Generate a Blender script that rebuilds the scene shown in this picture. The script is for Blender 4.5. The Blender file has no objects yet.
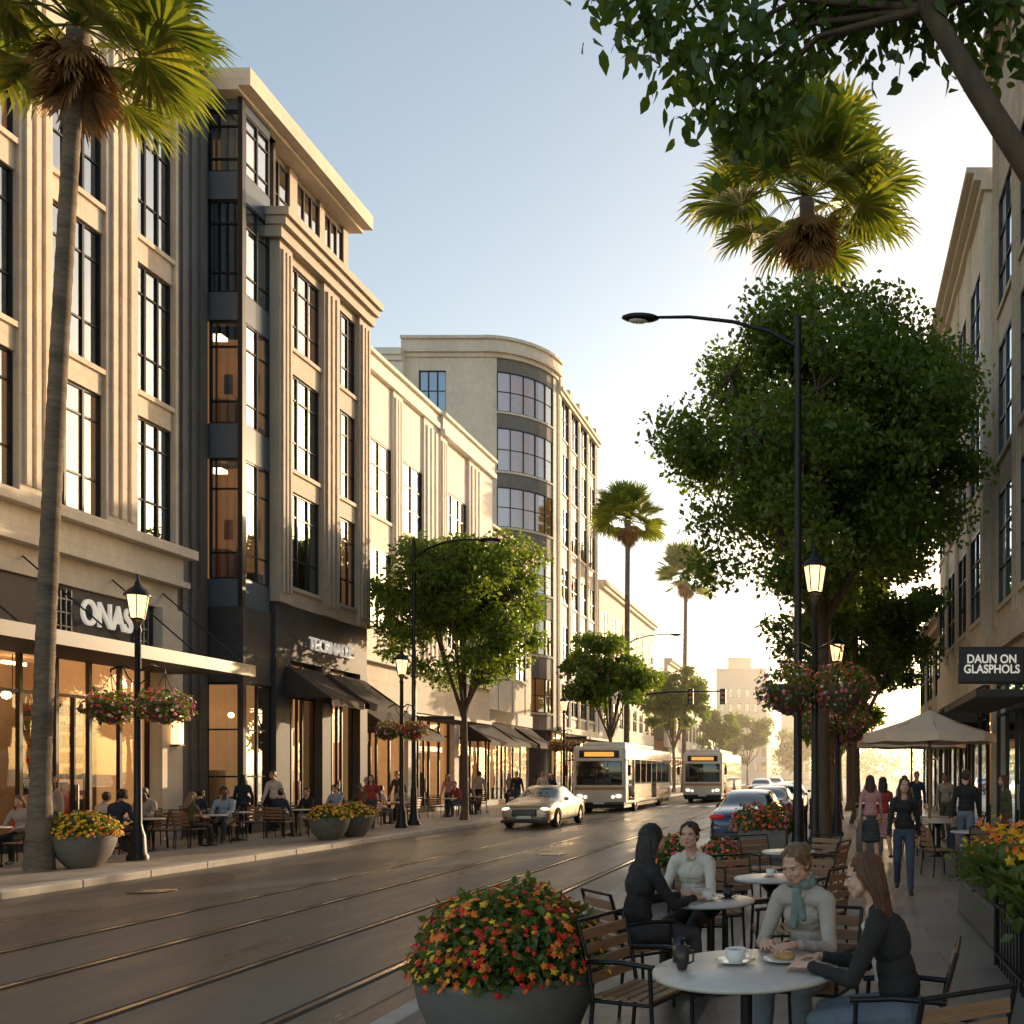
import bpy, bmesh, math, random
import numpy as np
from mathutils import Vector, Matrix, noise
R=random.Random(7); NR=np.random.RandomState(7)
S=bpy.context.scene
rad=math.radians
# ------------------------------------------------------------ materials
M={}
def mat(name,col,rough=.6,metal=0,ns=0,var=.2,bump=0,emis=None,es=0,spec=.5,coat=0,stretch=None,bs=None,blocks=None):
    m=bpy.data.materials.new(name); m.use_nodes=True; nt=m.node_tree; N=nt.nodes; L=nt.links
    p=N['Principled BSDF']; p.inputs['Base Color'].default_value=(*col,1); p.inputs['Roughness'].default_value=rough
    p.inputs['Metallic'].default_value=metal; p.inputs['Specular IOR Level'].default_value=spec; p.inputs['Coat Weight'].default_value=coat
    if emis: p.inputs['Emission Color'].default_value=(*emis,1); p.inputs['Emission Strength'].default_value=es
    if ns:
        tc=N.new('ShaderNodeTexCoord'); mp=N.new('ShaderNodeMapping'); L.new(tc.outputs['Object'],mp.inputs[0])
        if stretch: mp.inputs['Scale'].default_value=stretch
        n1=N.new('ShaderNodeTexNoise'); n1.inputs['Scale'].default_value=ns; n1.inputs['Detail'].default_value=6; n1.inputs['Roughness'].default_value=.65
        L.new(mp.outputs[0],n1.inputs['Vector'])
        n2=N.new('ShaderNodeTexNoise'); n2.inputs['Scale'].default_value=ns*.11; n2.inputs['Detail'].default_value=3
        L.new(mp.outputs[0],n2.inputs['Vector'])
        ad=N.new('ShaderNodeMath'); ad.operation='ADD'; L.new(n1.outputs[0],ad.inputs[0]); L.new(n2.outputs[0],ad.inputs[1])
        mr=N.new('ShaderNodeMapRange'); mr.inputs[1].default_value=.7; mr.inputs[2].default_value=1.3; mr.inputs[3].default_value=1-var; mr.inputs[4].default_value=1+var
        L.new(ad.outputs[0],mr.inputs[0])
        mx=N.new('ShaderNodeVectorMath'); mx.operation='SCALE'; mx.inputs[0].default_value=col; L.new(mr.outputs[0],mx.inputs['Scale']); last=mx.outputs[0]
        nrm=None
        if bump:
            b=N.new('ShaderNodeBump'); b.inputs['Strength'].default_value=bump; b.inputs['Distance'].default_value=.02
            if bs:
                n3=N.new('ShaderNodeTexNoise'); n3.inputs['Scale'].default_value=bs; L.new(mp.outputs[0],n3.inputs['Vector']); L.new(n3.outputs[0],b.inputs['Height'])
            else: L.new(n1.outputs[0],b.inputs['Height'])
            nrm=b
        if blocks:
            sx=N.new('ShaderNodeSeparateXYZ'); L.new(tc.outputs['Object'],sx.inputs[0]); a2=N.new('ShaderNodeMath'); a2.operation='ADD'; L.new(sx.outputs[0],a2.inputs[0]); L.new(sx.outputs[1],a2.inputs[1])
            cx_=N.new('ShaderNodeCombineXYZ'); L.new(a2.outputs[0],cx_.inputs[0]); L.new(sx.outputs[2],cx_.inputs[1])
            bt=N.new('ShaderNodeTexBrick'); bt.inputs['Scale'].default_value=1; bt.inputs['Brick Width'].default_value=blocks[0]; bt.inputs['Row Height'].default_value=blocks[1]; bt.inputs['Mortar Size'].default_value=.009
            k=blocks[2]; bt.inputs['Color1'].default_value=(1-k*.25,)*3+(1,); bt.inputs['Color2'].default_value=(1+k*.2,1+k*.18,1+k*.15,1); bt.inputs['Mortar'].default_value=(1-k,)*3+(1,); L.new(cx_.outputs[0],bt.inputs['Vector'])
            mu=N.new('ShaderNodeVectorMath'); mu.operation='MULTIPLY'; L.new(last,mu.inputs[0]); L.new(bt.outputs['Color'],mu.inputs[1]); last=mu.outputs[0]
            b2=N.new('ShaderNodeBump'); b2.invert=True; b2.inputs['Strength'].default_value=.5; b2.inputs['Distance'].default_value=.012; L.new(bt.outputs['Fac'],b2.inputs['Height'])
            if nrm: L.new(nrm.outputs[0],b2.inputs['Normal'])
            nrm=b2
        L.new(last,p.inputs['Base Color'])
        if nrm: L.new(nrm.outputs[0],p.inputs['Normal'])
    M[name]=m; return m
def leafmat(name,c1,c2,trans=.35):
    m=bpy.data.materials.new(name); m.use_nodes=True; nt=m.node_tree; N=nt.nodes; L=nt.links
    p=N['Principled BSDF']; out=N['Material Output']; p.inputs['Roughness'].default_value=.45
    g=N.new('ShaderNodeNewGeometry'); cr=N.new('ShaderNodeMix'); cr.data_type='RGBA'
    L.new(g.outputs['Random Per Island'],cr.inputs[0]); cr.inputs[6].default_value=(*c1,1); cr.inputs[7].default_value=(*c2,1)
    L.new(cr.outputs[2],p.inputs['Base Color'])
    t=N.new('ShaderNodeBsdfTranslucent'); sc=N.new('ShaderNodeMix'); sc.data_type='RGBA'; sc.blend_type='MULTIPLY'; sc.inputs[0].default_value=1
    L.new(cr.outputs[2],sc.inputs[6]); sc.inputs[7].default_value=(2.8,2.5,.9,1); L.new(sc.outputs[2],t.inputs[0])
    mx=N.new('ShaderNodeMixShader'); mx.inputs[0].default_value=trans
    L.new(p.outputs[0],mx.inputs[1]); L.new(t.outputs[0],mx.inputs[2]); L.new(mx.outputs[0],out.inputs[0])
    M[name]=m; return m
def glassmat(name,tint,base):
    m=bpy.data.materials.new(name); m.use_nodes=True; nt=m.node_tree; N=nt.nodes; L=nt.links
    out=N['Material Output']; N.remove(N['Principled BSDF'])
    tr=N.new('ShaderNodeBsdfTransparent'); tr.inputs[0].default_value=(*tint,1)
    gl=N.new('ShaderNodeBsdfGlossy'); gl.inputs['Roughness'].default_value=.015; gl.inputs[0].default_value=(.80,.9,1,1)
    tc=N.new('ShaderNodeTexCoord'); n=N.new('ShaderNodeTexNoise'); n.inputs['Scale'].default_value=.7; L.new(tc.outputs['Object'],n.inputs['Vector'])
    b=N.new('ShaderNodeBump'); b.inputs['Strength'].default_value=.12; b.inputs['Distance'].default_value=.05; L.new(n.outputs[0],b.inputs['Height']); L.new(b.outputs[0],gl.inputs['Normal'])
    f=N.new('ShaderNodeFresnel'); f.inputs[0].default_value=1.5
    a=N.new('ShaderNodeMath'); a.operation='ADD'; a.use_clamp=True; a.inputs[1].default_value=base; L.new(f.outputs[0],a.inputs[0])
    mx=N.new('ShaderNodeMixShader'); L.new(a.outputs[0],mx.inputs[0]); L.new(tr.outputs[0],mx.inputs[1]); L.new(gl.outputs[0],mx.inputs[2]); L.new(mx.outputs[0],out.inputs[0])
    M[name]=m; return m
mat('cream_stone',(.62,.525,.42),.75,ns=5,var=.16,bump=.25,stretch=(1,1,.5),blocks=(1.2,.6,.14))
mat('light_stone',(.66,.585,.49),.75,ns=5,var=.14,bump=.2,stretch=(1,1,.4),blocks=(1.3,.65,.12))
mat('tan_stone',(.52,.42,.32),.75,ns=4,var=.18,bump=.3,blocks=(1.0,.5,.2))
mat('white_plaster',(.72,.66,.59),.8,ns=4,var=.12,bump=.15,stretch=(1,1,.35),blocks=(1.6,.8,.07))
mat('far_plaster',(.62,.55,.47),.8,ns=2,var=.1)
mat('grey_stone',(.17,.155,.145),.6,ns=5,var=.2,bump=.2,stretch=(1,1,.4),blocks=(1.2,.6,.2))
mat('taupe_stone',(.43,.36,.29),.7,ns=5,var=.16,bump=.2,stretch=(1,1,.4),blocks=(1.2,.6,.15))
mat('dark_granite',(.055,.052,.055),.6,ns=14,var=.3,bump=.05,spec=.3)
mat('frame_dark',(.02,.02,.022),.4,.3)
mat('spandrel',(.10,.125,.16),.25,ns=2,var=.1)
mat('fascia',(.035,.033,.035),.6,ns=6,var=.2)
mat('room_dark',(.13,.12,.11),.9,ns=1.5,var=.4)
mat('room_glow',(.34,.18,.09),.9,ns=1.6,var=.5,emis=(1,.46,.15),es=.2)  # room surfaces emit faintly themselves, standing in for lamplight inside
mat('shop_wall_glow',(.50,.32,.17),.8,ns=1.3,var=.4,emis=(1,.50,.18),es=.36)  # walls and ceiling glow on their own to imitate a lit shop
mat('shop_floor',(.25,.18,.12),.4)
mat('wood_shelf',(.18,.09,.045),.5,ns=8,var=.3,stretch=(1,8,1))
mat('lamp_glow',(1,.8,.5),.5,emis=(1,.62,.28),es=10)
mat('lamp_strip',(1,.8,.5),.5,emis=(1,.62,.3),es=10)
mat('lantern_glow',(1,.8,.5),.5,emis=(1,.58,.24),es=2.6)
mat('blind',(.5,.46,.4),.8)
for i,c in enumerate([(.5,.08,.05),(.5,.4,.25),(.07,.12,.2),(.6,.55,.45),(.12,.2,.1),(.35,.2,.1),(.04,.04,.04)]): mat('goods_%d'%i,c,.6)
glassmat('glass_up',(.7,.74,.78),.28); glassmat('glass_shop',(.93,.93,.93),.02); glassmat('glass_tower',(.75,.8,.85),.36)
mat('awning_cloth',(.045,.035,.03),.85,ns=30,var=.2)
mat('roof_grey',(.2,.19,.18),.9)
mat('sign_white',(.8,.78,.74),.6,emis=(1,.9,.75),es=.35)
mat('iron_black',(.018,.018,.02),.38,.5,ns=20,var=.3)
mat('steel_rail',(.40,.35,.30),.22,.9,ns=30,var=.25,stretch=(1,.1,1))
mat('rail_groove',(.012,.012,.012),.8)
mat('concrete_kerb',(.42,.38,.33),.8,ns=6,var=.2,bump=.2)
mat('planter_concrete',(.13,.12,.11),.6,ns=9,var=.2,bump=.25)
mat('soil',(.04,.025,.015),.9)
mat('bark',(.11,.075,.05),.9,ns=9,var=.45,bump=.9,stretch=(1,1,.2))
mat('palm_bark',(.17,.135,.10),.95,ns=10,var=.5,bump=1,stretch=(.5,.5,2.5))
mat('palm_dead',(.32,.19,.08),.9,ns=6,var=.4)
leafmat('leaf_green',(.05,.105,.018),(.13,.185,.03),.4)
leafmat('leaf_dark',(.04,.085,.017),(.10,.15,.026),.38)
leafmat('leaf_palm',(.06,.11,.02),(.16,.18,.035),.36)
leafmat('leaf_plant',(.05,.10,.022),(.12,.16,.035),.3)
for n,c in dict(red=(.65,.03,.012),orange=(.85,.22,.02),yellow=(.85,.55,.03),pink=(.7,.16,.27),magenta=(.5,.04,.18),white=(.75,.65,.65)).items():
    leafmat('petal_'+n,tuple(k*.75 for k in c),c,.15)
mat('table_top',(.55,.5,.45),.35,ns=12,var=.12)
mat('wood_slat',(.26,.14,.075),.5,ns=10,var=.35,bump=.15,stretch=(.6,8,8))
mat('porcelain',(.75,.73,.7),.2); mat('dark_cup',(.03,.02,.018),.3); mat('bread',(.45,.25,.09),.8,ns=20,var=.3)
mat('rubber',(.02,.02,.02),.8); mat('alloy',(.45,.45,.46),.3,.9); mat('car_dark',(.015,.015,.017),.4)
mat('car_glass',(.012,.014,.016),.04,spec=.9,coat=.5)
mat('champagne_paint',(.46,.38,.29),.28,.5,coat=.8); mat('navy_paint',(.015,.04,.12),.25,.4,coat=1); mat('grey_paint',(.12,.12,.13),.28,.5,coat=.8); mat('silver_paint',(.4,.4,.41),.28,.6,coat=.8)
mat('headlight',(.8,.8,.8),.1,emis=(1,.9,.7),es=1.2); mat('tail_red',(.4,.01,.01),.15,emis=(1,.03,.02),es=.12)
mat('plate',(.6,.6,.58),.5); mat('bus_cream',(.66,.59,.5),.35,coat=.4,ns=3,var=.06); mat('bus_orange',(.42,.2,.08),.35,coat=.4)
mat('bus_display',(.02,.02,.02),.4,emis=(1,.45,.08),es=1.0)
mat('umbrella_cloth',(.70,.59,.47),.85,ns=12,var=.08); mat('parasol_wood',(.3,.16,.08),.5)
mat('skin_a',(.56,.325,.225),.5,ns=25,var=.06); mat('skin_b',(.30,.16,.10),.5,ns=25,var=.06); mat('skin_c',(.12,.06,.04),.5)
mat('lips',(.45,.16,.13),.4); mat('eye_white',(.7,.68,.65),.15); mat('eye_iris',(.03,.018,.01),.1)
def cloth(n,c): return mat('cloth_'+n,c,.85,ns=60,var=.12,bump=.12)
for n,c in dict(black=(.018,.017,.018),white=(.6,.55,.49),grey=(.40,.35,.31),beige=(.38,.30,.23),jeans=(.05,.07,.11),jeans2=(.14,.17,.22),red=(.3,.04,.035),pink=(.5,.25,.24),navy=(.02,.03,.06),brown=(.13,.07,.04),olive=(.09,.09,.045),teal=(.17,.24,.22),lightblue=(.25,.33,.42),char=(.05,.05,.055)).items(): cloth(n,c)
mat('shoe',(.03,.025,.022),.5)
for n,c in dict(black=(.010,.008,.008),brown=(.045,.022,.012),auburn=(.10,.038,.016),blond=(.16,.095,.045),grey=(.2,.19,.18)).items():
    mat('hair_'+n,c,.42,ns=50,var=.45,bump=.5,stretch=(3,3,.12),spec=.5)
# ------------------------------------------------------------ mesh builder
class MB:
    def __init__(s): s.c=[]; s.n=0; s.mats=[]
    def mi(s,m):
        if m not in s.mats: s.mats.append(m)
        return s.mats.index(m)
    def add(s,V,F,m,sm=False):
        V=np.asarray(V,float).reshape(-1,3); s.c.append((V,F,s.mi(m),sm,s.n)); s.n+=len(V)
    def hexa(s,P,m): s.add(P,np.array([(0,3,2,1),(4,5,6,7),(0,1,5,4),(1,2,6,5),(2,3,7,6),(3,0,4,7)]),m)
    def box(s,x0,x1,y0,y1,z0,z1,m): s.hexa([(x0,y0,z0),(x1,y0,z0),(x1,y1,z0),(x0,y1,z0),(x0,y0,z1),(x1,y0,z1),(x1,y1,z1),(x0,y1,z1)],m)
    def rbox(s,x0,x1,y0,y1,z0,z1,m,b=.02,seg=2,T=None):
        bm=bmesh.new(); bmesh.ops.create_cube(bm,size=1)
        for v in bm.verts: v.co=Vector(((x0+x1)/2+v.co.x*(x1-x0),(y0+y1)/2+v.co.y*(y1-y0),(z0+z1)/2+v.co.z*(z1-z0)))
        bmesh.ops.bevel(bm,geom=bm.edges[:],offset=b,segments=seg,affect='EDGES',profile=.5)
        bm.verts.index_update()
        V=[T@v.co if T else v.co.copy() for v in bm.verts]; F=[[v.index for v in f.verts] for f in bm.faces]; bm.free()
        s.add(V,F,m,True if seg>2 else False)
    def tube(s,pts,rs,m,n=8,caps=True,sm=True):
        pts=[Vector(p) for p in pts]; k=len(pts)
        if not hasattr(rs,'__len__'): rs=[rs]*k
        V=[];ref=None
        for i,p in enumerate(pts):
            d=(pts[min(i+1,k-1)]-pts[max(i-1,0)]); d=d.normalized() if d.length>1e-9 else Vector((0,0,1))
            if ref is None: ref=Vector((1,0,0)) if abs(d.x)<.8 else Vector((0,1,0))
            a=(ref-d*ref.dot(d)).normalized(); ref=a; b=d.cross(a)
            for j in range(n):
                t=2*math.pi*j/n; V.append(p+a*math.cos(t)*rs[i]+b*math.sin(t)*rs[i])
        F=[(i*n+j,i*n+(j+1)%n,(i+1)*n+(j+1)%n,(i+1)*n+j) for i in range(k-1) for j in range(n)]
        s.add(V,np.array(F),m,sm)
        if caps: s.add(V[:n],[list(range(n))[::-1]],m); s.add(V[-n:],[list(range(n))],m)
    def lathe(s,prof,c,m,n=20,sm=True):
        V=[(c[0]+r*math.cos(2*math.pi*j/n),c[1]+r*math.sin(2*math.pi*j/n),c[2]+z) for r,z in prof for j in range(n)]
        F=[(i*n+j,i*n+(j+1)%n,(i+1)*n+(j+1)%n,(i+1)*n+j) for i in range(len(prof)-1) for j in range(n)]
        s.add(V,np.array(F),m,sm)
    def sph(s,c,r,m,n=12,rot=None):
        if not hasattr(r,'__len__'): r=(r,r,r)
        k=n//2; V=[]
        for i in range(k+1):
            a=math.pi*i/k
            for j in range(n):
                t=2*math.pi*j/n; v=Vector((r[0]*math.sin(a)*math.cos(t),r[1]*math.sin(a)*math.sin(t),r[2]*math.cos(a)))
                if rot: v=rot@v
                V.append(v+Vector(c))
        F=[(i*n+j,(i+1)*n+j,(i+1)*n+(j+1)%n,i*n+(j+1)%n) for i in range(k) for j in range(n)]
        s.add(V,np.array(F),m,True)
    def mesh(s,name):
        me=bpy.data.meshes.new(name)
        V=np.concatenate([c[0] for c in s.c]); lv=[];lt=[];mi=[];sm=[]
        for v,F,m,q,o in s.c:
            if isinstance(F,np.ndarray): lv.append((F+o).ravel()); lt.append(np.full(len(F),F.shape[1]))
            else: lv.append(np.array([i for f in F for i in f])+o); lt.append(np.array([len(f) for f in F]))
            mi.append(np.full(len(F),m)); sm.append(np.full(len(F),q))
        lv=np.concatenate(lv).astype(np.int32); lt=np.concatenate(lt).astype(np.int32); mi=np.concatenate(mi).astype(np.int32); sm=np.concatenate(sm).astype(bool)
        me.vertices.add(len(V)); me.vertices.foreach_set('co',V.astype(np.float32).ravel())
        me.loops.add(len(lv)); me.loops.foreach_set('vertex_index',lv)
        me.polygons.add(len(lt)); ls=np.concatenate([[0],np.cumsum(lt)[:-1]]).astype(np.int32)
        me.polygons.foreach_set('loop_start',ls); me.polygons.foreach_set('loop_total',lt)
        me.polygons.foreach_set('material_index',mi); me.polygons.foreach_set('use_smooth',sm)
        for m in s.mats: me.materials.append(M[m])
        me.update(calc_edges=True); me.validate(); return me
    def obj(s,name,parent=None,loc=(0,0,0),rz=0): return put(s.mesh(name),name,loc,rz,parent)
def put(me,name,loc=(0,0,0),rz=0,parent=None,sc=1):
    o=bpy.data.objects.new(name,me); S.collection.objects.link(o); o.location=loc; o.rotation_euler=(0,0,rz); o.scale=(sc,)*3
    if parent: o.parent=parent
    return o
def empty(name,loc=(0,0,0),rz=0):
    o=bpy.data.objects.new(name,None); S.collection.objects.link(o); o.location=loc; o.rotation_euler=(0,0,rz); o.empty_display_size=.3; return o
class Bld:
    def __init__(s,name,loc): s.parts={}; s.name=name; s.loc=loc; s.e=empty(name,loc)
    def p(s,k): return s.parts.setdefault(k,MB())
    def done(s):
        for k,mb in s.parts.items(): mb.obj(k,s.e,[-a for a in s.loc])
def TL(x0): return lambda u,d,z:(x0+d,u,z)
def TR(x0): return lambda u,d,z:(x0-d,u,z)
def TF(y0): return lambda u,d,z:(u,y0-d,z)
def tbox(mb,T,u0,u1,d0,d1,z0,z1,m,seg=1):
    for i in range(seg):
        a=u0+(u1-u0)*i/seg; b=u0+(u1-u0)*(i+1)/seg
        mb.hexa([T(a,d0,z0),T(b,d0,z0),T(b,d1,z0),T(a,d1,z0),T(a,d0,z1),T(b,d0,z1),T(b,d1,z1),T(a,d1,z1)],m)
def tquad(mb,T,pts,m): mb.add([T(*p) for p in pts],np.array([(0,1,2,3)]),m)
def window(B,T,u0,u1,z0,z1,nc,nr,d,room,seg=1,fw=.06,hs=None,glass='glass_up'):
    W=B.p('window_frames'); G=B.p('window_glass'); I=B.p('interiors'); f='frame_dark'
    tbox(W,T,u0,u1,d,d+.06,z0,z0+fw,f,seg); tbox(W,T,u0,u1,d,d+.06,z1-fw,z1,f,seg)
    for i in range(nc+1):
        u=u0+(u1-u0)*i/nc; a=max(u0,u-fw/2); b=min(u1,u+fw/2)
        if i==0:b=u0+fw
        if i==nc:a=u1-fw
        tbox(W,T,a,b,d-.003,d+.07,z0+fw,z1-fw,f)
    for j in range(1,nr):
        z=z0+(z1-z0)*(hs[j-1] if hs else j/nr); tbox(W,T,u0+fw,u1-fw,d+.002,d+.055,z-fw*.4,z+fw*.4,f,seg)
    for i in range(seg):
        a=u0+(u1-u0)*i/seg; b=u0+(u1-u0)*(i+1)/seg
        tquad(G,T,[(a,d+.02,z0),(b,d+.02,z0),(b,d+.02,z1),(a,d+.02,z1)],glass)
    if room is None: return
    D=d-2.3; m=room if room!='mix' else ('room_glow' if R.random()<.36 else 'room_dark')
    for i in range(seg):
        a=u0+(u1-u0)*i/seg; b=u0+(u1-u0)*(i+1)/seg; Dd=D if seg==1 else d-1.6
        tquad(I,T,[(a,Dd,z0-.1),(b,Dd,z0-.1),(b,Dd,z1+.1),(a,Dd,z1+.1)],m)
        tquad(I,T,[(a,Dd,z0-.1),(b,Dd,z0-.1),(b,d-.05,z0-.1),(a,d-.05,z0-.1)],'room_dark')
        tquad(I,T,[(a,Dd,z1+.1),(b,Dd,z1+.1),(b,d-.05,z1+.1),(a,d-.05,z1+.1)],m)
    for u in (u0,u1): tquad(I,T,[(u,D,z0-.1),(u,d-.05,z0-.1),(u,d-.05,z1+.1),(u,D,z1+.1)],m)
    if seg==1:
        w=u1-u0
        if m=='room_glow':
            for k in range(4):
                a=u0+w*(.05+.24*k); h=R.uniform(.5,1.7); tbox(I,T,a,a+w*.17,d-1.6,d-1.3,z0-.1,z0+h,'goods_%d'%R.randrange(7))
            for k in range(3): z=z0+(z1-z0)*(.3+.2*k); tbox(I,T,u0+.02,u1-.02,d-2.25,d-2.05,z,z+.05,'wood_shelf'); tbox(I,T,u0+w*R.random()*.6,u0+w*(.65+.3*R.random()),d-2.24,d-2.1,z+.05,z+R.uniform(.15,.35),'goods_%d'%R.randrange(7))
            tbox(I,T,u0+.01,u0+.06,d-2.2,d-.1,z0,z1-.6,'wood_shelf')
            tbox(I,T,(u0+u1)/2-.12,(u0+u1)/2+.12,d-1.2,d-.95,z1-.35,z1-.2,'lamp_glow')
        if R.random()<.45:
            h=R.uniform(.15,.6)*(z1-z0); w=(u1-u0)/nc; k=R.randrange(nc); tbox(I,T,u0+w*k+.04,u0+w*(k+1)-.04,d-.16,d-.14,z1-h,z1,'blind')
        if R.random()<.5: tbox(I,T,u0+.1,u0+.1+.5*R.random(),d-.7,d-.5,z0-.1,z0+R.uniform(.4,1.0),'goods_6')
def fpier(B,T,u0,u1,z0,z1,m,d=0,n=3,base=.4,fd=.06):
    W=B.p('walls'); tbox(W,T,u0,u1,-base,d,z0,z1,m); w=(u1-u0)/(2*n+1)
    for i in range(n): tbox(W,T,u0+w*(2*i+1),u0+w*(2*i+2),d,d+fd,z0+.3,z1-.25,m)
def facade(B,T,cols,rows,z0,z1,wall,span=None,seg=1,div=(2,3),pd=0,sd=-.1,room='mix',wd=-.15,hs=None,nfl=3,sill=True,fd=.06):
    W=B.p('walls'); span=span or wall
    for u0,u1,k in cols:
        if k=='p': tbox(W,T,u0,u1,-.4,pd,z0,z1,wall,seg)
        elif k=='f': fpier(B,T,u0,u1,z0,z1,wall,pd,nfl,fd=fd)
        else:
            zp=z0
            for a,b in rows:
                tbox(W,T,u0,u1,-.4,sd,zp,a,span,seg); window(B,T,u0,u1,a,b,div[0],div[1],wd,room,seg,hs=hs)
                if sill: tbox(W,T,u0+.005,u1-.005,sd,sd+.07,a-.13,a-.003,wall,seg)
                zp=b
            tbox(W,T,u0,u1,-.4,sd,zp,z1,span,seg)
def cornice(B,T,u0,u1,z,m,steps=((.15,.25),(.35,.2),(.55,.15)),seg=1,base=-.4):
    W=B.p('cornice')
    for d,h in steps: tbox(W,T,u0-.0,u1+.0,base,d,z,z+h,m,seg); z+=h
def shop(B,T,u0,u1,z1,n,d=-.25,depth=5,door=None,tr=.78):
    W=B.p('shopfront_frames'); G=B.p('shopfront_glass'); I=B.p('shop_interior'); f='frame_dark'
    tbox(W,T,u0,u1,d,d+.1,.0,.28,f); tbox(W,T,u0,u1,d,d+.1,z1-.1,z1,f); tbox(W,T,u0,u1,d+.004,d+.09,z1*tr,z1*tr+.07,f)
    for i in range(n+1):
        u=u0+(u1-u0)*i/n; tbox(W,T,max(u0,u-.04),min(u1,u+.04),d-.003,d+.1,.28,z1-.1,f)
        if door is not None and i in door:
            w=(u1-u0)/n; tbox(W,T,u+w*.48,u+w*.52,d+.01,d+.11,.28,z1*tr,f); tbox(W,T,u+w*.54,u+w*.56,d+.11,d+.16,.9,1.5,'alloy')
    tquad(G,T,[(u0,d+.05,.1),(u1,d+.05,.1),(u1,d+.05,z1),(u0,d+.05,z1)],'glass_shop')
    D=d-depth
    tquad(I,T,[(u0,D,0),(u1,D,0),(u1,D,z1+.1),(u0,D,z1+.1)],'shop_wall_glow')
    for u in (u0,u1): tquad(I,T,[(u,D,0),(u,d-.05,0),(u,d-.05,z1+.1),(u,D,z1+.1)],'shop_wall_glow')
    tquad(I,T,[(u0,D,.02),(u1,D,.02),(u1,d,.02),(u0,d,.02)],'shop_floor'); tquad(I,T,[(u0,D,z1+.1),(u1,D,z1+.1),(u1,d,z1+.1),(u0,d,z1+.1)],'shop_wall_glow')
    for q in range(int((u1-u0)/1.2)):
        u=u0+.6+q*1.2
        tbox(I,T,u-.3,u+.3,d-2.2,d-2.1,z1-.12,z1-.04,'lamp_strip')
        zz=z1-R.uniform(.7,1.1); B.p('pendant_lamps').sph(T(u+R.uniform(-.2,.2),d-1.1,zz),.10,'lamp_glow',8); B.p('pendant_lamps').tube([T(u,d-1.1,zz),T(u,d-1.1,z1)],.012,f,4)
    def rack(a0,a1,b0,b1,h,ax):
        if ax: tbox(I,T,a0,a0+.04,b0,b1,.02,h,'wood_shelf'); tbox(I,T,a1,a1+.04,b0,b1,.02,h,'wood_shelf')
        else: tbox(I,T,a0,a1,b0,b0+.04,.02,h,'wood_shelf'); tbox(I,T,a0,a1,b1,b1+.04,.02,h,'wood_shelf')
        z=.35
        while z<h:
            tbox(I,T,a0+.04,a1,b0+.042,b1,z,z+.035,'wood_shelf')
            g=.06; Lg=(a1-a0) if ax else (b1-b0)
            while g<Lg-.15:
                w=R.uniform(.05,.18); hh=z+R.uniform(.12,.34)
                if ax: tbox(I,T,a0+g,a0+g+w,b0+.07,b1-.05,z+.035,hh,'goods_%d'%R.randrange(7))
                else: tbox(I,T,a0+.07,a1-.05,b0+g,b0+g+w,z+.035,hh,'goods_%d'%R.randrange(7))
                g+=w+R.uniform(.01,.08)
            z+=.42
    u=u0+.2
    while u<u1-1.1: rack(u,u+1.05,D+.06,D+.42,R.uniform(2,z1*.8),True); u+=1.2
    u=u0+.3
    while u<u1-1.0:
        if R.random()<.55: rack(u,u+.9,d-2.6,d-2.2,R.uniform(.9,1.4),True)
        if R.random()<.45: tbox(I,T,u,u+R.uniform(.3,.7),d-.75,d-.35,.02,R.uniform(.5,1.1),'goods_%d'%R.randrange(7)); tbox(I,T,u+.1,u+.3,d-.65,d-.5,.5,R.uniform(1.2,1.8),'goods_%d'%R.randrange(7))
        u+=1.15
    if depth>3: b0=d-1.3; rack(u1-.45,u1-.06,D+.5,b0,z1*.72,False)
def text(s,size,loc,rot,parent,mt='sign_white',name='lettering',ext=.03,off=.0,sx=1):
    c=bpy.data.curves.new(name,'FONT'); c.body=s; c.size=size; c.extrude=ext; c.align_x='CENTER'; c.align_y='CENTER'; c.offset=off; c.space_line=.85
    o=bpy.data.objects.new(name,c); S.collection.objects.link(o); c.materials.append(M[mt])
    o.parent=parent; o.location=Vector(loc)-parent.location; o.rotation_euler=rot; o.scale=(sx,1,1)
RL=(rad(90),0,rad(90)); RC=(rad(90),0,0)
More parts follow.
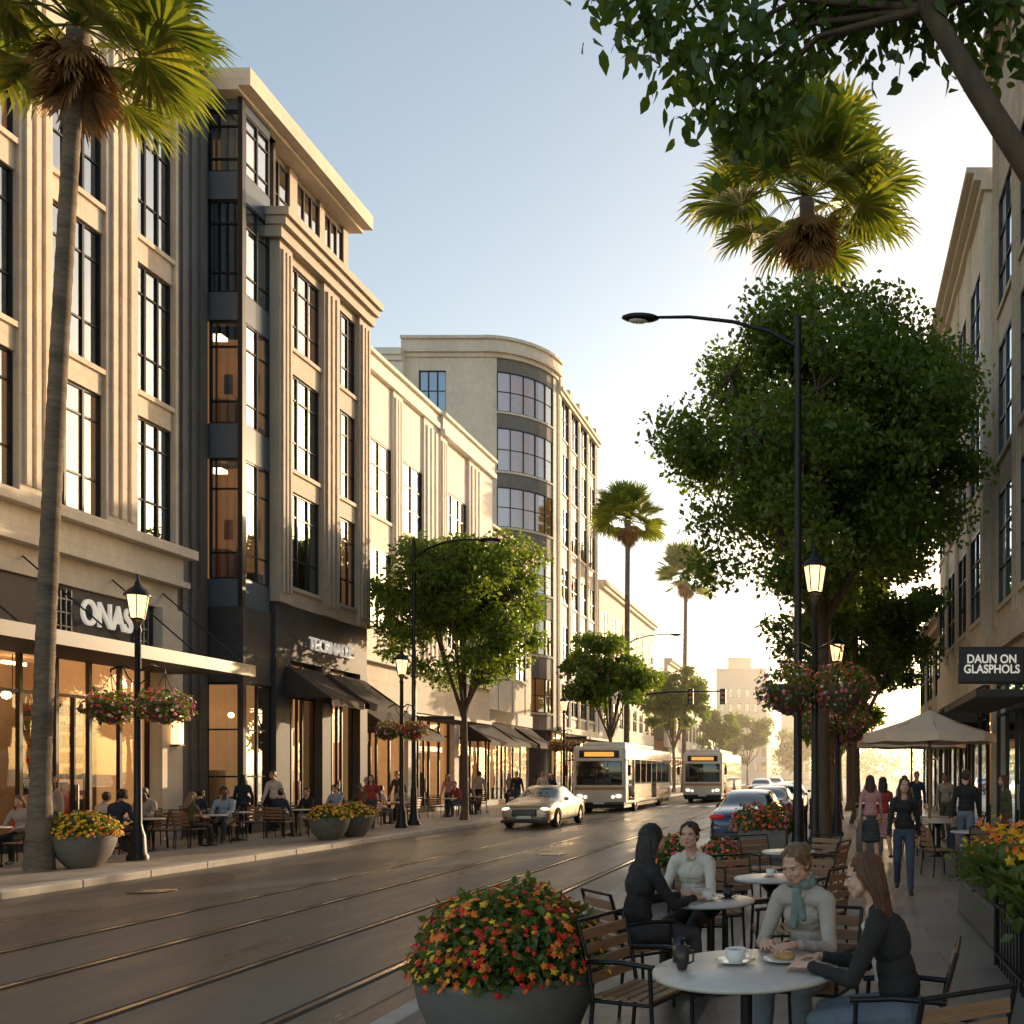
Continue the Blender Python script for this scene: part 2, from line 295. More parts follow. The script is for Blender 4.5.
# ------------------------------------------------------------ ground, road, pavements
def sheet(name,x0,x1,y0,y1,z,m):
    b=MB(); b.add([(x0,y0,z),(x1,y0,z),(x1,y1,z),(x0,y1,z)],np.array([(0,1,2,3)]),m); return b.obj(name)
def ground_mat(name,col,brick=None,rough=(.45,.75),mort=.55,var=.25):
    m=mat(name,col,.6); nt=m.node_tree; N=nt.nodes; L=nt.links; p=N['Principled BSDF']
    tc=N.new('ShaderNodeTexCoord'); n=N.new('ShaderNodeTexNoise'); n.inputs['Scale'].default_value=60; n.inputs['Detail'].default_value=4; L.new(tc.outputs['Object'],n.inputs['Vector'])
    mp=N.new('ShaderNodeMapping'); mp.inputs['Scale'].default_value=(1.2,.25,1); L.new(tc.outputs['Object'],mp.inputs[0])
    n2=N.new('ShaderNodeTexNoise'); n2.inputs['Scale'].default_value=.9; n2.inputs['Detail'].default_value=7; n2.inputs['Roughness'].default_value=.65; L.new(mp.outputs[0],n2.inputs['Vector'])
    ad=N.new('ShaderNodeMath'); ad.operation='ADD'; L.new(n.outputs[0],ad.inputs[0]); L.new(n2.outputs[0],ad.inputs[1])
    mr=N.new('ShaderNodeMapRange'); mr.inputs[1].default_value=.7; mr.inputs[2].default_value=1.3; mr.inputs[3].default_value=1-var; mr.inputs[4].default_value=1+var; L.new(ad.outputs[0],mr.inputs[0])
    sc=N.new('ShaderNodeVectorMath'); sc.operation='SCALE'; sc.inputs[0].default_value=col; L.new(mr.outputs[0],sc.inputs['Scale'])
    rr=N.new('ShaderNodeMapRange'); rr.inputs[1].default_value=.35; rr.inputs[2].default_value=.65; rr.inputs[3].default_value=rough[0]; rr.inputs[4].default_value=rough[1]; L.new(n2.outputs[0],rr.inputs[0]); L.new(rr.outputs[0],p.inputs['Roughness'])
    b=N.new('ShaderNodeBump'); b.inputs['Strength'].default_value=.3; b.inputs['Distance'].default_value=.01; L.new(n.outputs[0],b.inputs['Height'])
    last=sc.outputs[0]
    if brick:
        bt=N.new('ShaderNodeTexBrick'); bt.inputs['Scale'].default_value=1; bt.inputs['Brick Width'].default_value=brick[0]; bt.inputs['Row Height'].default_value=brick[1]; bt.inputs['Mortar Size'].default_value=.008
        bt.offset=brick[2]; bt.inputs['Color1'].default_value=(.82,.82,.82,1); bt.inputs['Color2'].default_value=(1.12,1.1,1.07,1); bt.inputs['Mortar'].default_value=(mort,mort,mort,1)
        L.new(tc.outputs['Object'],bt.inputs['Vector'])
        mu=N.new('ShaderNodeVectorMath'); mu.operation='MULTIPLY'; L.new(last,mu.inputs[0]); L.new(bt.outputs['Color'],mu.inputs[1]); last=mu.outputs[0]
        b2=N.new('ShaderNodeBump'); b2.invert=True; b2.inputs['Strength'].default_value=.5; b2.inputs['Distance'].default_value=.01; L.new(bt.outputs['Fac'],b2.inputs['Height']); L.new(b.outputs[0],b2.inputs['Normal']); L.new(b2.outputs[0],p.inputs['Normal'])
    else: L.new(b.outputs[0],p.inputs['Normal'])
    L.new(last,p.inputs['Base Color'])
ground_mat('asphalt',(.085,.078,.071),rough=(.26,.52),var=.4)
ground_mat('track_bed',(.11,.10,.09),rough=(.24,.52),var=.35)
ground_mat('pavers_light',(.32,.28,.24),(.9,.6,.5),rough=(.35,.65))
ground_mat('pavers_grey',(.21,.19,.175),(1.1,.75,.5),rough=(.3,.55))
ground_mat('pavers_dark',(.095,.088,.083),(.6,.3,.5),rough=(.3,.55))
ground_mat('earth',(.10,.085,.06))
sheet('ground',-1500,1500,-200,3000,-.17,'earth')
sheet('road',-13,-.9,-25,400,-.12,'asphalt')
sheet('tram_track_bed',-9.1,-3.75,-25,400,-.116,'track_bed')
mk=MB()
for x in (-4.25,-5.7,-7.35,-8.8):
    mk.box(x-.035,x+.035,-25,400,-.118,-.108,'steel_rail'); mk.box(x+.035,x+.085,-25,400,-.118,-.1115,'rail_groove'); mk.box(x-.085,x-.035,-25,400,-.118,-.1113,'rail_groove')
mk.obj('tram_rails')
mk=MB()
mat('road_paint',(.5,.48,.44),.6,ns=15,var=.5)
for i in range(10): mk.box(-12.3+i*.9,-11.85+i*.9,49,52,-.118,-.1075,'road_paint')
mk.obj('road_markings')
b=MB(); b.lathe([(0,-.109),(.33,-.109),(.36,-.112),(.36,-.118)],(0,0,0),'iron_black',28)
for k in range(5): b.box(-.25+k*.11,-.2+k*.11,-.2,.2,-.109,-.104,'steel_rail')
mh=b.mesh('manhole'); put(mh,'manhole_cover',(-10.9,14.5,0)); put(mh,'manhole_cover',(-6.5,21,0))
b=MB(); b.box(-45,-12.75,-25,400,-.16,0,'pavers_light'); b.obj('left_pavement')
b=MB(); b.box(-.95,12,-25,400,-.16,0,'pavers_grey'); b.obj('right_pavement')
b=MB(); b.box(-3.15,-.95,-25,20,-.16,.0,'pavers_dark'); b.obj('parklet_pavement')
b=MB()
def kerb(x0,x1,y0,y1):
    n=max(1,int(max(y1-y0,x1-x0)/1.5))
    for i in range(n):
        if y1-y0>x1-x0: b.rbox(x0,x1,y0+(y1-y0)*i/n+.004,y0+(y1-y0)*(i+1)/n-.004,-.15,.006,'concrete_kerb',.02,2)
        else: b.rbox(x0+(x1-x0)*i/n+.004,x0+(x1-x0)*(i+1)/n-.004,y0,y1,-.15,.006,'concrete_kerb',.02,2)
kerb(-12.75,-12.45,-6,150); kerb(-3.3,-3.1,-6,20); kerb(-3.3,-1.1,20,20.2); kerb(-1.15,-.93,20.2,150)
b.obj('kerb')
# ------------------------------------------------------------ left building A
B=Bld('stone_office_building',(-22,19,0)); T=TL(-18); W=B.p('walls')
cols=[(11.0,12.2,'f'),(12.2,13.7,'w'),(13.7,14.9,'f'),(14.9,16.2,'w'),(16.2,17.1,'f'),(17.1,18.2,'w'),(18.2,18.4,'p'),(18.4,19.9,'w'),(19.9,20.75,'f'),(20.75,22.3,'w'),(22.3,23.3,'f'),(23.3,24.65,'w'),(24.65,24.75,'p')]
rows=[(8.05,11.1),(11.75,15.1),(15.8,19.1)]
facade(B,T,cols,rows,7.9,21.5,'cream_stone',div=(3,3),pd=.08,sd=0,wd=-.14,hs=(.3,.78))
fpier(B,T,24.75,26.0,0.02,21.45,'grey_stone',.02,3)
tbox(W,T,10.9,24.75,-.4,.22,7.0,7.65,'light_stone'); tbox(W,T,10.9,24.95,-.4,.5,7.65,7.9,'light_stone'); tbox(W,T,10.9,24.85,-.4,.35,6.85,7.0,'light_stone')
tbox(W,T,11,24.3,-.4,.05,6.2,6.85,'light_stone')
tbox(W,T,24.0,24.75,-.4,.2,0,6.2,'light_stone'); tbox(W,T,24.3,24.75,-.4,.05,6.2,6.85,'light_stone')
for u in (11.0,17.6): tbox(W,T,u,u+.7,-.4,.15,0,6.2,'light_stone')
tbox(B.p('fascia'),T,18.3,24.0,-.4,-.05,4.6,6.2,'fascia'); tbox(B.p('fascia'),T,11.7,17.6,-.4,-.05,4.6,6.2,'fascia')
for u in (20.9,23.3): 
    for k in range(4): tbox(B.p('fascia'),T,u+.15*k,u+.15*k+.03,-.05,.0,4.7,6.1,'spandrel')
    for k in range(4): tbox(B.p('fascia'),T,u-.02,u+.5,-.05,-.01,4.9+.32*k,4.93+.32*k,'spandrel')
shop(B,T,18.3,24.0,4.6,6,door=(3,)); shop(B,T,11.7,17.6,4.6,6)
tbox(B.p('canopy'),T,11,24.4,-.05,2.35,4.45,4.6,'fascia'); tbox(B.p('canopy'),T,11,24.4,2.35,2.43,4.38,4.68,'frame_dark')
for u in (12.5,15,17.5,20,22.5,24.2): B.p('canopy').tube([T(u,.06,6.6),T(u,2.3,4.65)],.02,'frame_dark',6)
cornice(B,T,10.9,25.6,21.5,'cream_stone',((.12,.2),(.3,.3)))
B.p('core').box(-38,-21.2,11,25.6,0,21.6,'cream_stone'); B.p('core').box(-38,-18.41,10.95,11.0,0,21.5,'cream_stone'); B.p('core').box(-38,-18.41,11,25.6,21.4,21.5,'roof_grey')
text('ONAS',.86,(-17.9,22.3,5.62),RL,B.e,off=.015,sx=.68)
B.done()
# ------------------------------------------------------------ building B glass tower with stone portal
B=Bld('glass_tower_building',(-22,30,0)); T=TL(-17); W=B.p('walls'); F_=TF(26.05); I=B.p('interiors')
zr=[(7.4,10.9),(11.9,14.9),(15.7,18.4),(19.2,21.0)]
for n_,((a,b_),rm) in enumerate(zip(zr,('room_glow','room_glow','room_dark','room_dark'))):
    window(B,F_,-18.0,-17.06,a,b_,1,3,-.12,None,hs=(.22,.75),glass='glass_tower'); window(B,T,26.2,27.35,a,b_,2,3,-.1,None,hs=(.22,.75),glass='glass_tower')
    I.box(-20.1,-20.0,26.3,28,a-.4,b_+.3,rm); I.box(-20.0,-17.25,27.9,28.0,a-.4,b_+.3,rm); I.box(-20,-17.15,26.2,27.9,a-.5,a-.4,'room_dark'); I.box(-20,-17.15,26.2,27.9,b_+.3,b_+.4,'room_dark'); I.box(-20,-18.05,26.2,26.25,a-.4,b_+.3,rm)
    for k in range(3): x=-19.7+k*.85; h=R.uniform(.8,1.8); I.box(x,x+.5,27.4,27.8,a-.4,a-.4+h,'goods_%d'%R.choice((2,5,6,1))); I.box(x+.1,x+.35,27.84,27.88,a+1.6,a+2.2,'goods_%d'%R.randrange(7))
    I.box(-18.6,-18.2,26.9,27.2,b_-.1,b_,'lamp_glow' if rm=='room_glow' else 'blind'); I.tube([(-17.7,27.0,a-.4),(-17.7,27.0,a+.9)],.12,'goods_6',8); I.sph((-17.7,27,a+1.05),.11,'skin_b',8)
    I.box(-17.9,-17.85,26.2,26.24,a,b_,'frame_dark')
zp=6.6
for a,b_ in zr+[(21.3,21.3)]:
    tbox(W,F_,-18.2,-17.06,-.4,-.02,zp,a,'spandrel'); tbox(W,T,26.11,27.35,-.35,-.02,zp,a,'spandrel'); zp=b_
tbox(B.p('corner_post'),T,25.98,26.12,-.1,.04,6.6,21.3,'frame_dark')
P=TL(-16.8)
facade(B,P,[(27.35,28.0,'f'),(28.0,29.75,'w'),(29.75,30.7,'f'),(30.7,32.0,'w'),(32.0,32.75,'f')],[(7.6,10.6),(11.3,14.3),(15.1,17.7)],7.0,18.0,'taupe_stone',div=(3,3),pd=.08,sd=-.05,wd=-.18,hs=(.3,.75))
tbox(W,P,27.2,32.8,-.4,.22,18.0,18.35,'taupe_stone'); tbox(W,P,27.15,32.82,-.4,.38,18.35,18.6,'taupe_stone'); tbox(W,P,27.1,32.85,-.4,.5,18.6,18.85,'taupe_stone')
PH=TL(-17.4)
facade(B,PH,[(26.3,27.4,'p'),(27.4,29.0,'w'),(29.0,29.4,'p'),(29.4,30.7,'w'),(30.7,31.0,'p'),(31.0,32.2,'w'),(32.2,32.5,'p')],[(18.95,21.1)],18.7,21.3,'taupe_stone',div=(3,2),wd=-.1)
cornice(B,PH,25.7,32.6,21.3,'cream_stone',((.5,.12),(.85,.5)),base=-5)
B.p('core').box(-36,-22.4,25.7,32.6,21.4,21.85,'roof_grey')
tbox(W,T,27.4,32.8,-.5,.12,5.3,7.0,'dark_granite'); tbox(W,T,26.12,27.4,-.5,.02,4.4,6.6,'dark_granite'); tbox(W,F_,-18.2,-17.05,-.5,.0,4.4,6.6,'dark_granite')
for u0,u1 in ((27.4,28.1),(32.3,32.8),(29.9,30.4)): tbox(W,T,u0,u1,-.5,.14,0,5.3,'dark_granite')
window(B,T,26.15,27.4,.3,4.4,2,3,-.1,None); window(B,F_,-18.1,-17.05,.3,4.4,1,3,-.1,None)
I.box(-20.1,-20.0,26.3,28,0,4.5,'shop_wall_glow'); I.box(-20.0,-17.3,27.42,27.5,0,4.5,'shop_wall_glow'); I.box(-20,-17.3,26.5,27.4,4.36,4.42,'shop_wall_glow')
for k in range(3): x=-19.7+k*.8; I.box(x,x+.5,27.0,27.4,0,R.uniform(.8,2),'goods_%d'%R.randrange(6)); I.sph((x+.2,26.9,3.5),.09,'lamp_glow',8)
tbox(W,T,26.1,27.4,-.4,0,0,.3,'dark_granite'); tbox(W,F_,-18.1,-17.0,-.4,0,0,.3,'dark_granite'); tbox(W,T,26.0,26.14,-.12,.05,0,6.6,'dark_granite')
shop(B,T,28.1,29.9,5.3,3,door=(1,),depth=3.5); shop(B,T,30.4,32.3,5.3,3,door=(1,),depth=3.5)
def awning(B,T,u0,u1,zt,zb,dep,m='awning_cloth'):
    A=B.p('awning'); n=8
    P0=[];
    for i in range(n+1):
        u=u0+(u1-u0)*i/n
        for j in range(4): t=j/3; P0.append(T(u,.15+dep*t,zt+(zb-zt)*t-.08*math.sin(t*math.pi)+(.015 if i%2 else 0)))
        P0.append(T(u,.16+dep,zb-.22-(.03 if i%2 else 0)))
    A.add(P0,np.array([(i*5+j,i*5+j+1,i*5+j+6,i*5+j+5) for i in range(n) for j in range(4)]),m,True)
    for u in (u0,u1): A.tube([T(u,.15,zb),T(u,.15+dep,zb)],.02,'frame_dark',5); A.add([T(u,.15,zt),T(u,.15,zb),T(u,.15+dep,zb)],[(0,1,2)],m)
awning(B,T,27.9,29.8,5.1,4.1,1.4); awning(B,T,30.2,32.6,5.1,4.1,1.4)
text('TECRNALLE',.58,(-16.82,30.4,5.95),RL,B.e,off=.004,sx=.85)
B.p('core').box(-36,-20.2,26.1,32.7,0,21.4,'taupe_stone'); B.p('core').box(-36,-17.9,32.7,32.8,0,21.3,'taupe_stone'); B.p('core').box(-36,-18.3,26.06,26.12,0,21.3,'taupe_stone')
B.done()
# ------------------------------------------------------------ building C
B=Bld('white_deco_building',(-22,40,0)); T=TL(-18); W=B.p('walls')
rows=[(7.6,10.7),(12.0,15.0)]
facade(B,T,[(32.85,34.2,'p'),(34.2,35.0,'f'),(35.0,37.0,'w'),(37.0,37.8,'f'),(37.8,39.8,'w'),(39.8,41.3,'f')],rows,6.6,17.5,'white_plaster',div=(2,3),pd=.06,wd=-.12,sd=-.04)
facade(B,T,[(41.3,42.0,'f'),(42.0,44.6,'w'),(44.6,46.2,'f'),(46.2,47.6,'p')],rows,6.6,17.3,'white_plaster',div=(3,3),pd=.14,wd=-.1,sd=0)
cornice(B,T,32.85,41.4,17.5,'white_plaster',((.18,.25),(.1,.4),(.25,.15))); cornice(B,T,41.3,47.7,17.3,'white_plaster',((.35,.25),(.25,.6),(.4,.15)))
tbox(W,T,32.85,47.6,-.4,.3,6.1,6.6,'white_plaster'); tbox(B.p('fascia'),T,32.85,47.6,-.4,0,4.4,6.1,'taupe_stone')
for i,u in enumerate((33.5,38.2,42.9)):
    shop(B,T,u+.5,u+4.7,4.4,4,door=(1,),depth=4); tbox(W,T,u if i else 32.85,u+.5,-.4,.1,0,4.4,'white_plaster')
    if i!=1: awning(B,T,u+.6,u+4.6,4.3,3.3,1.5)
    else: tbox(B.p('canopy'),T,u+.4,u+4.7,.01,1.9,4.05,4.2,'fascia')
B.p('core').box(-40,-21,33.5,47.5,0,17.3,'white_plaster'); B.p('core').box(-40,-18.41,47.5,47.6,0,17.3,'white_plaster'); B.p('core').box(-40,-18.41,33.52,47.5,17.1,17.2,'roof_grey'); B.p('core').box(-21.01,-18.41,32.87,32.95,0,17.4,'white_plaster')
B.done()
# ------------------------------------------------------------ building D rounded corner
B=Bld('rounded_corner_building',(-25,62,0)); W=B.p('walls')
rows=[(17.1,19.6),(20.6,23.3),(24.3,26.8)]; low=[(5.6,7.8),(9.3,11.7),(13.2,15.6)]
rr=low+rows; r=3.4; cx,cy=-21.4,59.4
TA=lambda u,d,z:(cx+(r+d)*math.cos(u/r),cy+(r+d)*math.sin(u/r),z)
q=r*math.pi/2
facade(B,TA,[(-q,-q*.88,'p'),(-q*.88,-q*.12,'w'),(-q*.12,0,'p')],rr,4.5,27.6,'light_stone','grey_stone',seg=6,div=(5,2),sd=-.04,wd=-.12,room='room_glow')
cornice(B,TA,-q,0,27.6,'light_stone',((.12,.25),(.35,.2),(.25,.6),(.4,.18)),seg=10)
cl=[(59.4,60.0,'f'),(60.0,61.8,'w'),(61.8,62.3,'f'),(62.3,64.1,'w'),(64.1,64.6,'f'),(64.6,66.4,'w'),(66.4,66.9,'f'),(66.9,68.7,'w'),(68.7,69.4,'f')]
facade(B,TL(-18),cl,rr,4.5,26.8,'light_stone','grey_stone',div=(2,2),sd=-.02,pd=.10,nfl=1,fd=.04,wd=-.06)
cornice(B,TL(-18),59.4,69.5,26.8,'light_stone',((.25,.25),(.4,.2)))
for u in (59.5,61.7,64,66.3,68.6): tbox(W,TL(-18),u,u+.6,-.3,.2,27.2,28.0,'light_stone')
facade(B,TF(56),[(-26.4,-25.6,'p'),(-25.6,-23.9,'w'),(-23.9,-21.4,'p')],rr,0,27.6,'light_stone',div=(3,2),sd=-.02)
cornice(B,TF(56),-26.6,-21.4,27.6,'light_stone',((.12,.25),(.3,.2),(.2,.6),(.35,.18)))
facade(B,TF(55.6),[(-36,-29.6,'p'),(-29.6,-28.0,'w'),(-28,-26.4,'p')],rr,0,27.2,'white_plaster',div=(3,2),sd=-.02)
cornice(B,TF(55.6),-36,-26.4,27.2,'white_plaster',((.15,.3),(.3,.4)))
B.p('core').box(-36,-21.4,58.6,69.3,0,27.7,'light_stone'); B.p('core').box(-21.5,-18.41,69.2,69.4,0,26.8,'light_stone'); B.p('core').lathe([(3.0,0),(3.0,4.5),(3.1,4.5),(3.1,4.9),(2.0,4.91)],(cx,cy,0),'dark_granite',24)
B.p('core').add([(-21.4,56,27.65),(-18,59.4,26.9),(-18,69.4,26.9),(-21.4,69.4,27.65)],[(0,1,2,3)],'roof_grey')
shop(B,TL(-18),59.6,69.2,4.4,7,door=(2,5),depth=3); tbox(W,TL(-18),59.4,69.4,-.4,.3,4.4,4.8,'light_stone'); tbox(B.p('canopy'),TL(-18),59.6,69,.3,1.9,4.0,4.15,'fascia')
B.done()
B=Bld('low_shop_building',(-22,52,0)); T=TL(-18.4)
facade(B,T,[(47.7,48.4,'p'),(48.4,50,'w'),(50,50.6,'p'),(50.6,52.2,'w'),(52.2,52.8,'p'),(52.8,54.4,'w'),(54.4,55.4,'p')],[(7.2,9.6),(11,13.2)],5.2,14.4,'cream_stone',wd=-.1,sd=-.04)
cornice(B,T,47.7,55.4,14.4,'cream_stone'); shop(B,T,47.8,55.3,4.5,6,door=(2,),depth=3); tbox(B.p('fascia'),T,47.7,55.4,-.4,.1,4.5,5.2,'fascia'); awning(B,T,48,51.5,4.4,3.4,1.5); awning(B,T,52,55,4.4,3.4,1.5)
B.p('core').box(-34,-21.3,47.7,55.4,0,14.3,'cream_stone'); B.p('core').box(-34,-18.8,47.7,55.4,14.2,14.3,'roof_grey')
B.done()
# ------------------------------------------------------------ further left
def simple(name,T,loc,u0,u1,h,st,wall,core,ww=1.6,pw=1.1,fl=3.6,g=4.5):
    B=Bld(name,loc); n=int((u1-u0)/(ww+pw)); k=(u1-u0)/n; cols=[]
    for i in range(n): cols+=[(u0+i*k,u0+i*k+pw,'p'),(u0+i*k+pw,u0+(i+1)*k,'w')]
    rows=[(g+1+j*fl,g+1+j*fl+fl*.58) for j in range(st)]
    facade(B,T,cols,rows,g,h,wall,div=(2,2),sill=False,wd=-.08,sd=0); cornice(B,T,u0,u1,h,wall,((.3,.3),(.5,.3)))
    tbox(B.p('fascia'),T,u0,u1,-.4,.05,g-1,g,'fascia'); shop(B,T,u0,u1,g-1,max(2,int((u1-u0)/1.5)),depth=3)
    B.p('core').box(*core,0,h,wall); B.done()
simple('cream_apartment_building',TL(-18.2),(-24,80,0),71,93,16.4,3,'far_plaster',(-40,-21.2,71,93))
simple('corner_apartment_building',TL(-17.5),(-24,110,0),97,125,13.5,2,'far_plaster',(-40,-20.5,97,125))
def far(name,x0,x1,y,h,n,fl,top=None):
    B=Bld(name,((x0+x1)/2,y+8,0)); k=(x1-x0)/n; cols=[]
    for i in range(n): cols+=[(x0+i*k,x0+i*k+k*.45,'p'),(x0+i*k+k*.45,x0+(i+1)*k,'w')]
    facade(B,TF(y),cols,[(2+fl*j,2+fl*j+fl*.6) for j in range(int((h-2)/fl))],0,h,'far_plaster',div=(1,1),sill=False,wd=-.15); cornice(B,TF(y),x0,x1,h,'far_plaster')
    B.p('core').box(x0,x1,y+3,y+20,0,h,'far_plaster')
    if top: B.p('core').box(*top,'far_plaster')
    B.done()
far('distant_office_building',-24,-13.5,190,23,6,3.1,(-22,-17,194,204,23,26.5)); far('distant_apartment_building',-12.5,-5.5,230,17,5,3.1); far('distant_apartment_building',-4,8,270,24,7,3.3)
# ------------------------------------------------------------ right buildings
B=Bld('stone_retail_building',(8,14,0)); T=TR(4.5); W=B.p('walls')
cl=[];u=2.0
while u<23.5: cl+=[(u,u+.8,'f'),(u+.8,u+2.75,'w')]; u+=2.75
cl.append((u,24.6,'f')); uE=24.6
facade(B,T,cl,[(6.2,9.2),(10.1,13.1),(14.0,17.0)],5.4,20.2,'tan_stone',div=(2,3),pd=.05,sd=0,wd=-.07,fd=.03)
cornice(B,T,2,uE,20.2,'tan_stone'); tbox(W,T,2,uE,-.4,.25,4.9,5.4,'tan_stone'); tbox(B.p('fascia'),T,2,uE,-.4,.05,4.2,4.9,'tan_stone')
for i in range(4): tbox(W,T,2+i*5.6,2.8+i*5.6,-.4,.1,0,4.2,'tan_stone'); shop(B,T,2.8+i*5.6,7.6+i*5.6,4.2,4,door=(1,),depth=3.5,d=-.12)
tbox(W,T,24.4,24.6,-.4,.1,0,4.2,'tan_stone')
B.p('core').box(8.4,25,2,24.6,0,20.2,'tan_stone'); B.p('core').box(4.91,8.4,24.5,24.6,0,20.2,'tan_stone'); B.p('core').box(4.91,8.4,1.9,2.0,0,20.2,'tan_stone'); B.p('core').box(4.91,8.4,2,24.5,20.1,20.19,'roof_grey')
tbox(B.p('canopy'),T,18.5,23.5,.26,1.5,3.35,3.5,'fascia')
B.done()
B=Bld('white_retail_building',(8,30,0)); T=TR(4.3)
cl=[];u=24.8
while u<35: cl+=[(u,u+.7,'f'),(u+.7,u+2.6,'w')]; u+=2.6
facade(B,T,cl,[(6.2,8.8),(9.9,12.5),(13.6,16.2)],5.4,17.8,'light_stone',div=(2,3),pd=.04,sd=0,wd=-.06,fd=.03)
cornice(B,T,24.7,u,17.8,'light_stone'); tbox(B.p('fascia'),T,24.8,u,-.4,.1,4.2,5.4,'light_stone'); shop(B,T,24.8,u,4.2,8,door=(2,6),depth=3,d=-.1); awning(B,T,25.4,29.5,4.1,3.2,1.4); awning(B,T,30.4,34.5,4.1,3.2,1.4)
B.p('core').box(7.7,22,24.8,u,0,17.8,'light_stone'); B.p('core').box(4.71,7.7,u-.1,u,0,17.8,'light_stone'); B.p('core').box(4.71,7.7,24.8,u-.1,17.7,17.79,'roof_grey')
B.done()
simple('low_brick_shop',TR(4.5),(8,40,0),35.3,45,7.5,1,'tan_stone',(8,20,35.3,45),g=4)
b=MB(); b.rbox(-.56,.56,-.05,.05,-.31,.31,'frame_dark',.015); b.rbox(-.53,.53,-.058,.058,-.28,.28,'fascia',.01); b.tube([(.55,0,.2),(1.85,0,.2)],.025,'iron_black'); b.tube([(.55,0,-.18),(1.85,0,-.18)],.02,'iron_black'); b.box(1.72,1.78,-.1,.1,-.3,.35,'iron_black')
e=empty('shop_sign',(2.72,15.2,3.6)); b.obj('sign_board',e)
text('DAUN ON\nGLASPHOLS',.2,(2.72,15.13,3.61),RC,e,off=.004,ext=.006,name='lettering',sx=.88)
# ------------------------------------------------------------ foliage
def rdir(n,bias=(0,0,0)):
    v=NR.normal(size=(n,3))+np.array(bias); return v/np.linalg.norm(v,axis=1)[:,None]
def leaves(mb,P,size,m,bias=(0,0,-.3),w=.3,shape=0):
    n=len(P); t=rdir(n,bias); q=rdir(n); b=np.cross(t,q); b/=np.linalg.norm(b,axis=1)[:,None]; nn=np.cross(t,b)
    L=(size*(.6+.8*NR.rand(n)))[:,None]
    if shape==0:
        V=np.stack([P,P+t*.5*L+b*w*L+nn*.1*L,P+t*L,P+t*.5*L-b*w*L+nn*.1*L],1).reshape(-1,3); F=np.arange(n*4).reshape(n,4)
    else:
        V=np.stack([P,P+t*.25*L+b*w*.85*L+nn*.06*L,P+t*.55*L+b*w*.9*L+nn*.03*L,P+t*L-nn*.08*L,P+t*.55*L-b*w*.9*L+nn*.03*L,P+t*.25*L-b*w*.85*L+nn*.06*L],1).reshape(-1,3); F=np.arange(n*6).reshape(n,6)
    mb.add(V,F,m)
def tree(name,x,y,zc,rx,rz,th,nc,nl,ls,m='leaf_green',tr=.16,lean=0,seed=1,ry=None):
    rs=np.random.RandomState(seed); e=empty(name,(x,y,0)); tb=MB(); cb=MB(); ry=ry or rx
    trunk=[(0,0,-.05),(.03,.02,.4),(lean*.4,.05,th*.55),(lean*.8,0,th)]; tb.tube(trunk,[tr*1.5,tr*1.05,tr*.9,tr*.8],'bark',10)
    C=[]
    while len(C)<nc:
        v=rs.normal(size=3); v/=np.linalg.norm(v); k=rs.rand()**.42*(.80+.16*rs.rand())
        if v[2]<-.6 and rs.rand()<.6: continue
        C.append(np.array([v[0]*rx*k,v[1]*ry*k,zc+v[2]*rz*k]))
    prim=[]
    for i in range(7):
        a=2*math.pi*i/7+rs.rand(); k=.42+.2*rs.rand(); p=Vector((math.cos(a)*rx*k,math.sin(a)*ry*k,zc+rz*(rs.rand()*.6-.15))); prim.append(p)
        s0=Vector((lean*.8,0,th*(.85+.15*rs.rand()))); mid=s0.lerp(p,.5)+Vector((0,0,-.1*rz)); tb.tube([s0,mid,p],[tr*.6,tr*.4,tr*.22],'bark',7)
    prim.append(Vector((lean,0,zc+.4*rz))); tb.tube([(lean*.8,0,th),(lean,0,zc),prim[-1]],[tr*.8,tr*.5,tr*.25],'bark',8)
    for c in C:
        c=Vector(c); p=min(prim,key=lambda q:(q-c).length); m2=p.lerp(c,.5)+Vector((0,0,.12)); tb.tube([p,m2,c],[tr*.2,tr*.12,tr*.05],'bark',5,False)
        r=(rx+rz)*.5*(.16+.12*rs.rand()); n=int(nl*(.6+.8*rs.rand()))
        P=NR.normal(size=(n,3)); P=P/np.linalg.norm(P,axis=1)[:,None]*(NR.rand(n)**.5)[:,None]; P*=np.array([r,r,r*.75])
        P+=NR.normal(size=P.shape)*r*.09
        leaves(cb,np.array(c)+P,ls,m,bias=(0,0,-.25))
    tb.obj('trunk',e); cb.obj('crown',e)
tree('street_tree',-.2,23,9.7,4.4,4.4,5.6,165,500,.16,'leaf_green',.2,seed=3)
tree('street_tree',.9,31.5,7.2,3.1,3.0,3.5,60,320,.2,'leaf_dark',.16,seed=4)
tree('street_tree',.9,42,7.0,3.2,3.4,3,45,260,.24,'leaf_dark',.16,seed=5)
tree('street_tree',-13.7,33.7,8.1,3.3,3.2,4.2,105,360,.17,'leaf_green',.13,seed=6)
tree('street_tree',-13.9,57,8.0,3.3,2.9,4.2,60,260,.25,'leaf_green',.13,seed=8)
tree('street_tree',-13.9,80,8.2,3.5,3.3,4,50,200,.32,'leaf_green',.14,seed=9)
tree('street_tree',-13.2,104,6.5,3.2,2.6,3.5,40,170,.36,'leaf_green',.14,seed=10)
tree('street_tree',-11.5,125,6.5,4.2,3.6,3,40,160,.5,'leaf_green',.14,seed=11)
tree('street_tree',-6.5,165,6,4.6,4,3,40,160,.6,'leaf_green',.14,seed=14)
tree('street_tree',.6,56,6.0,3.2,3,3,35,180,.34,'leaf_dark',.16,seed=12)
tree('street_tree',.6,74,6,3.4,3,3,35,160,.4,'leaf_dark',.16,seed=13)
cb=MB()
for i in range(60):
    c=np.array([NR.uniform(-60,60),NR.uniform(230,260),NR.uniform(2,6)]); P=NR.normal(size=(60,3))*np.array([3,2,2.2])+c; leaves(cb,P,1.3,'leaf_green')
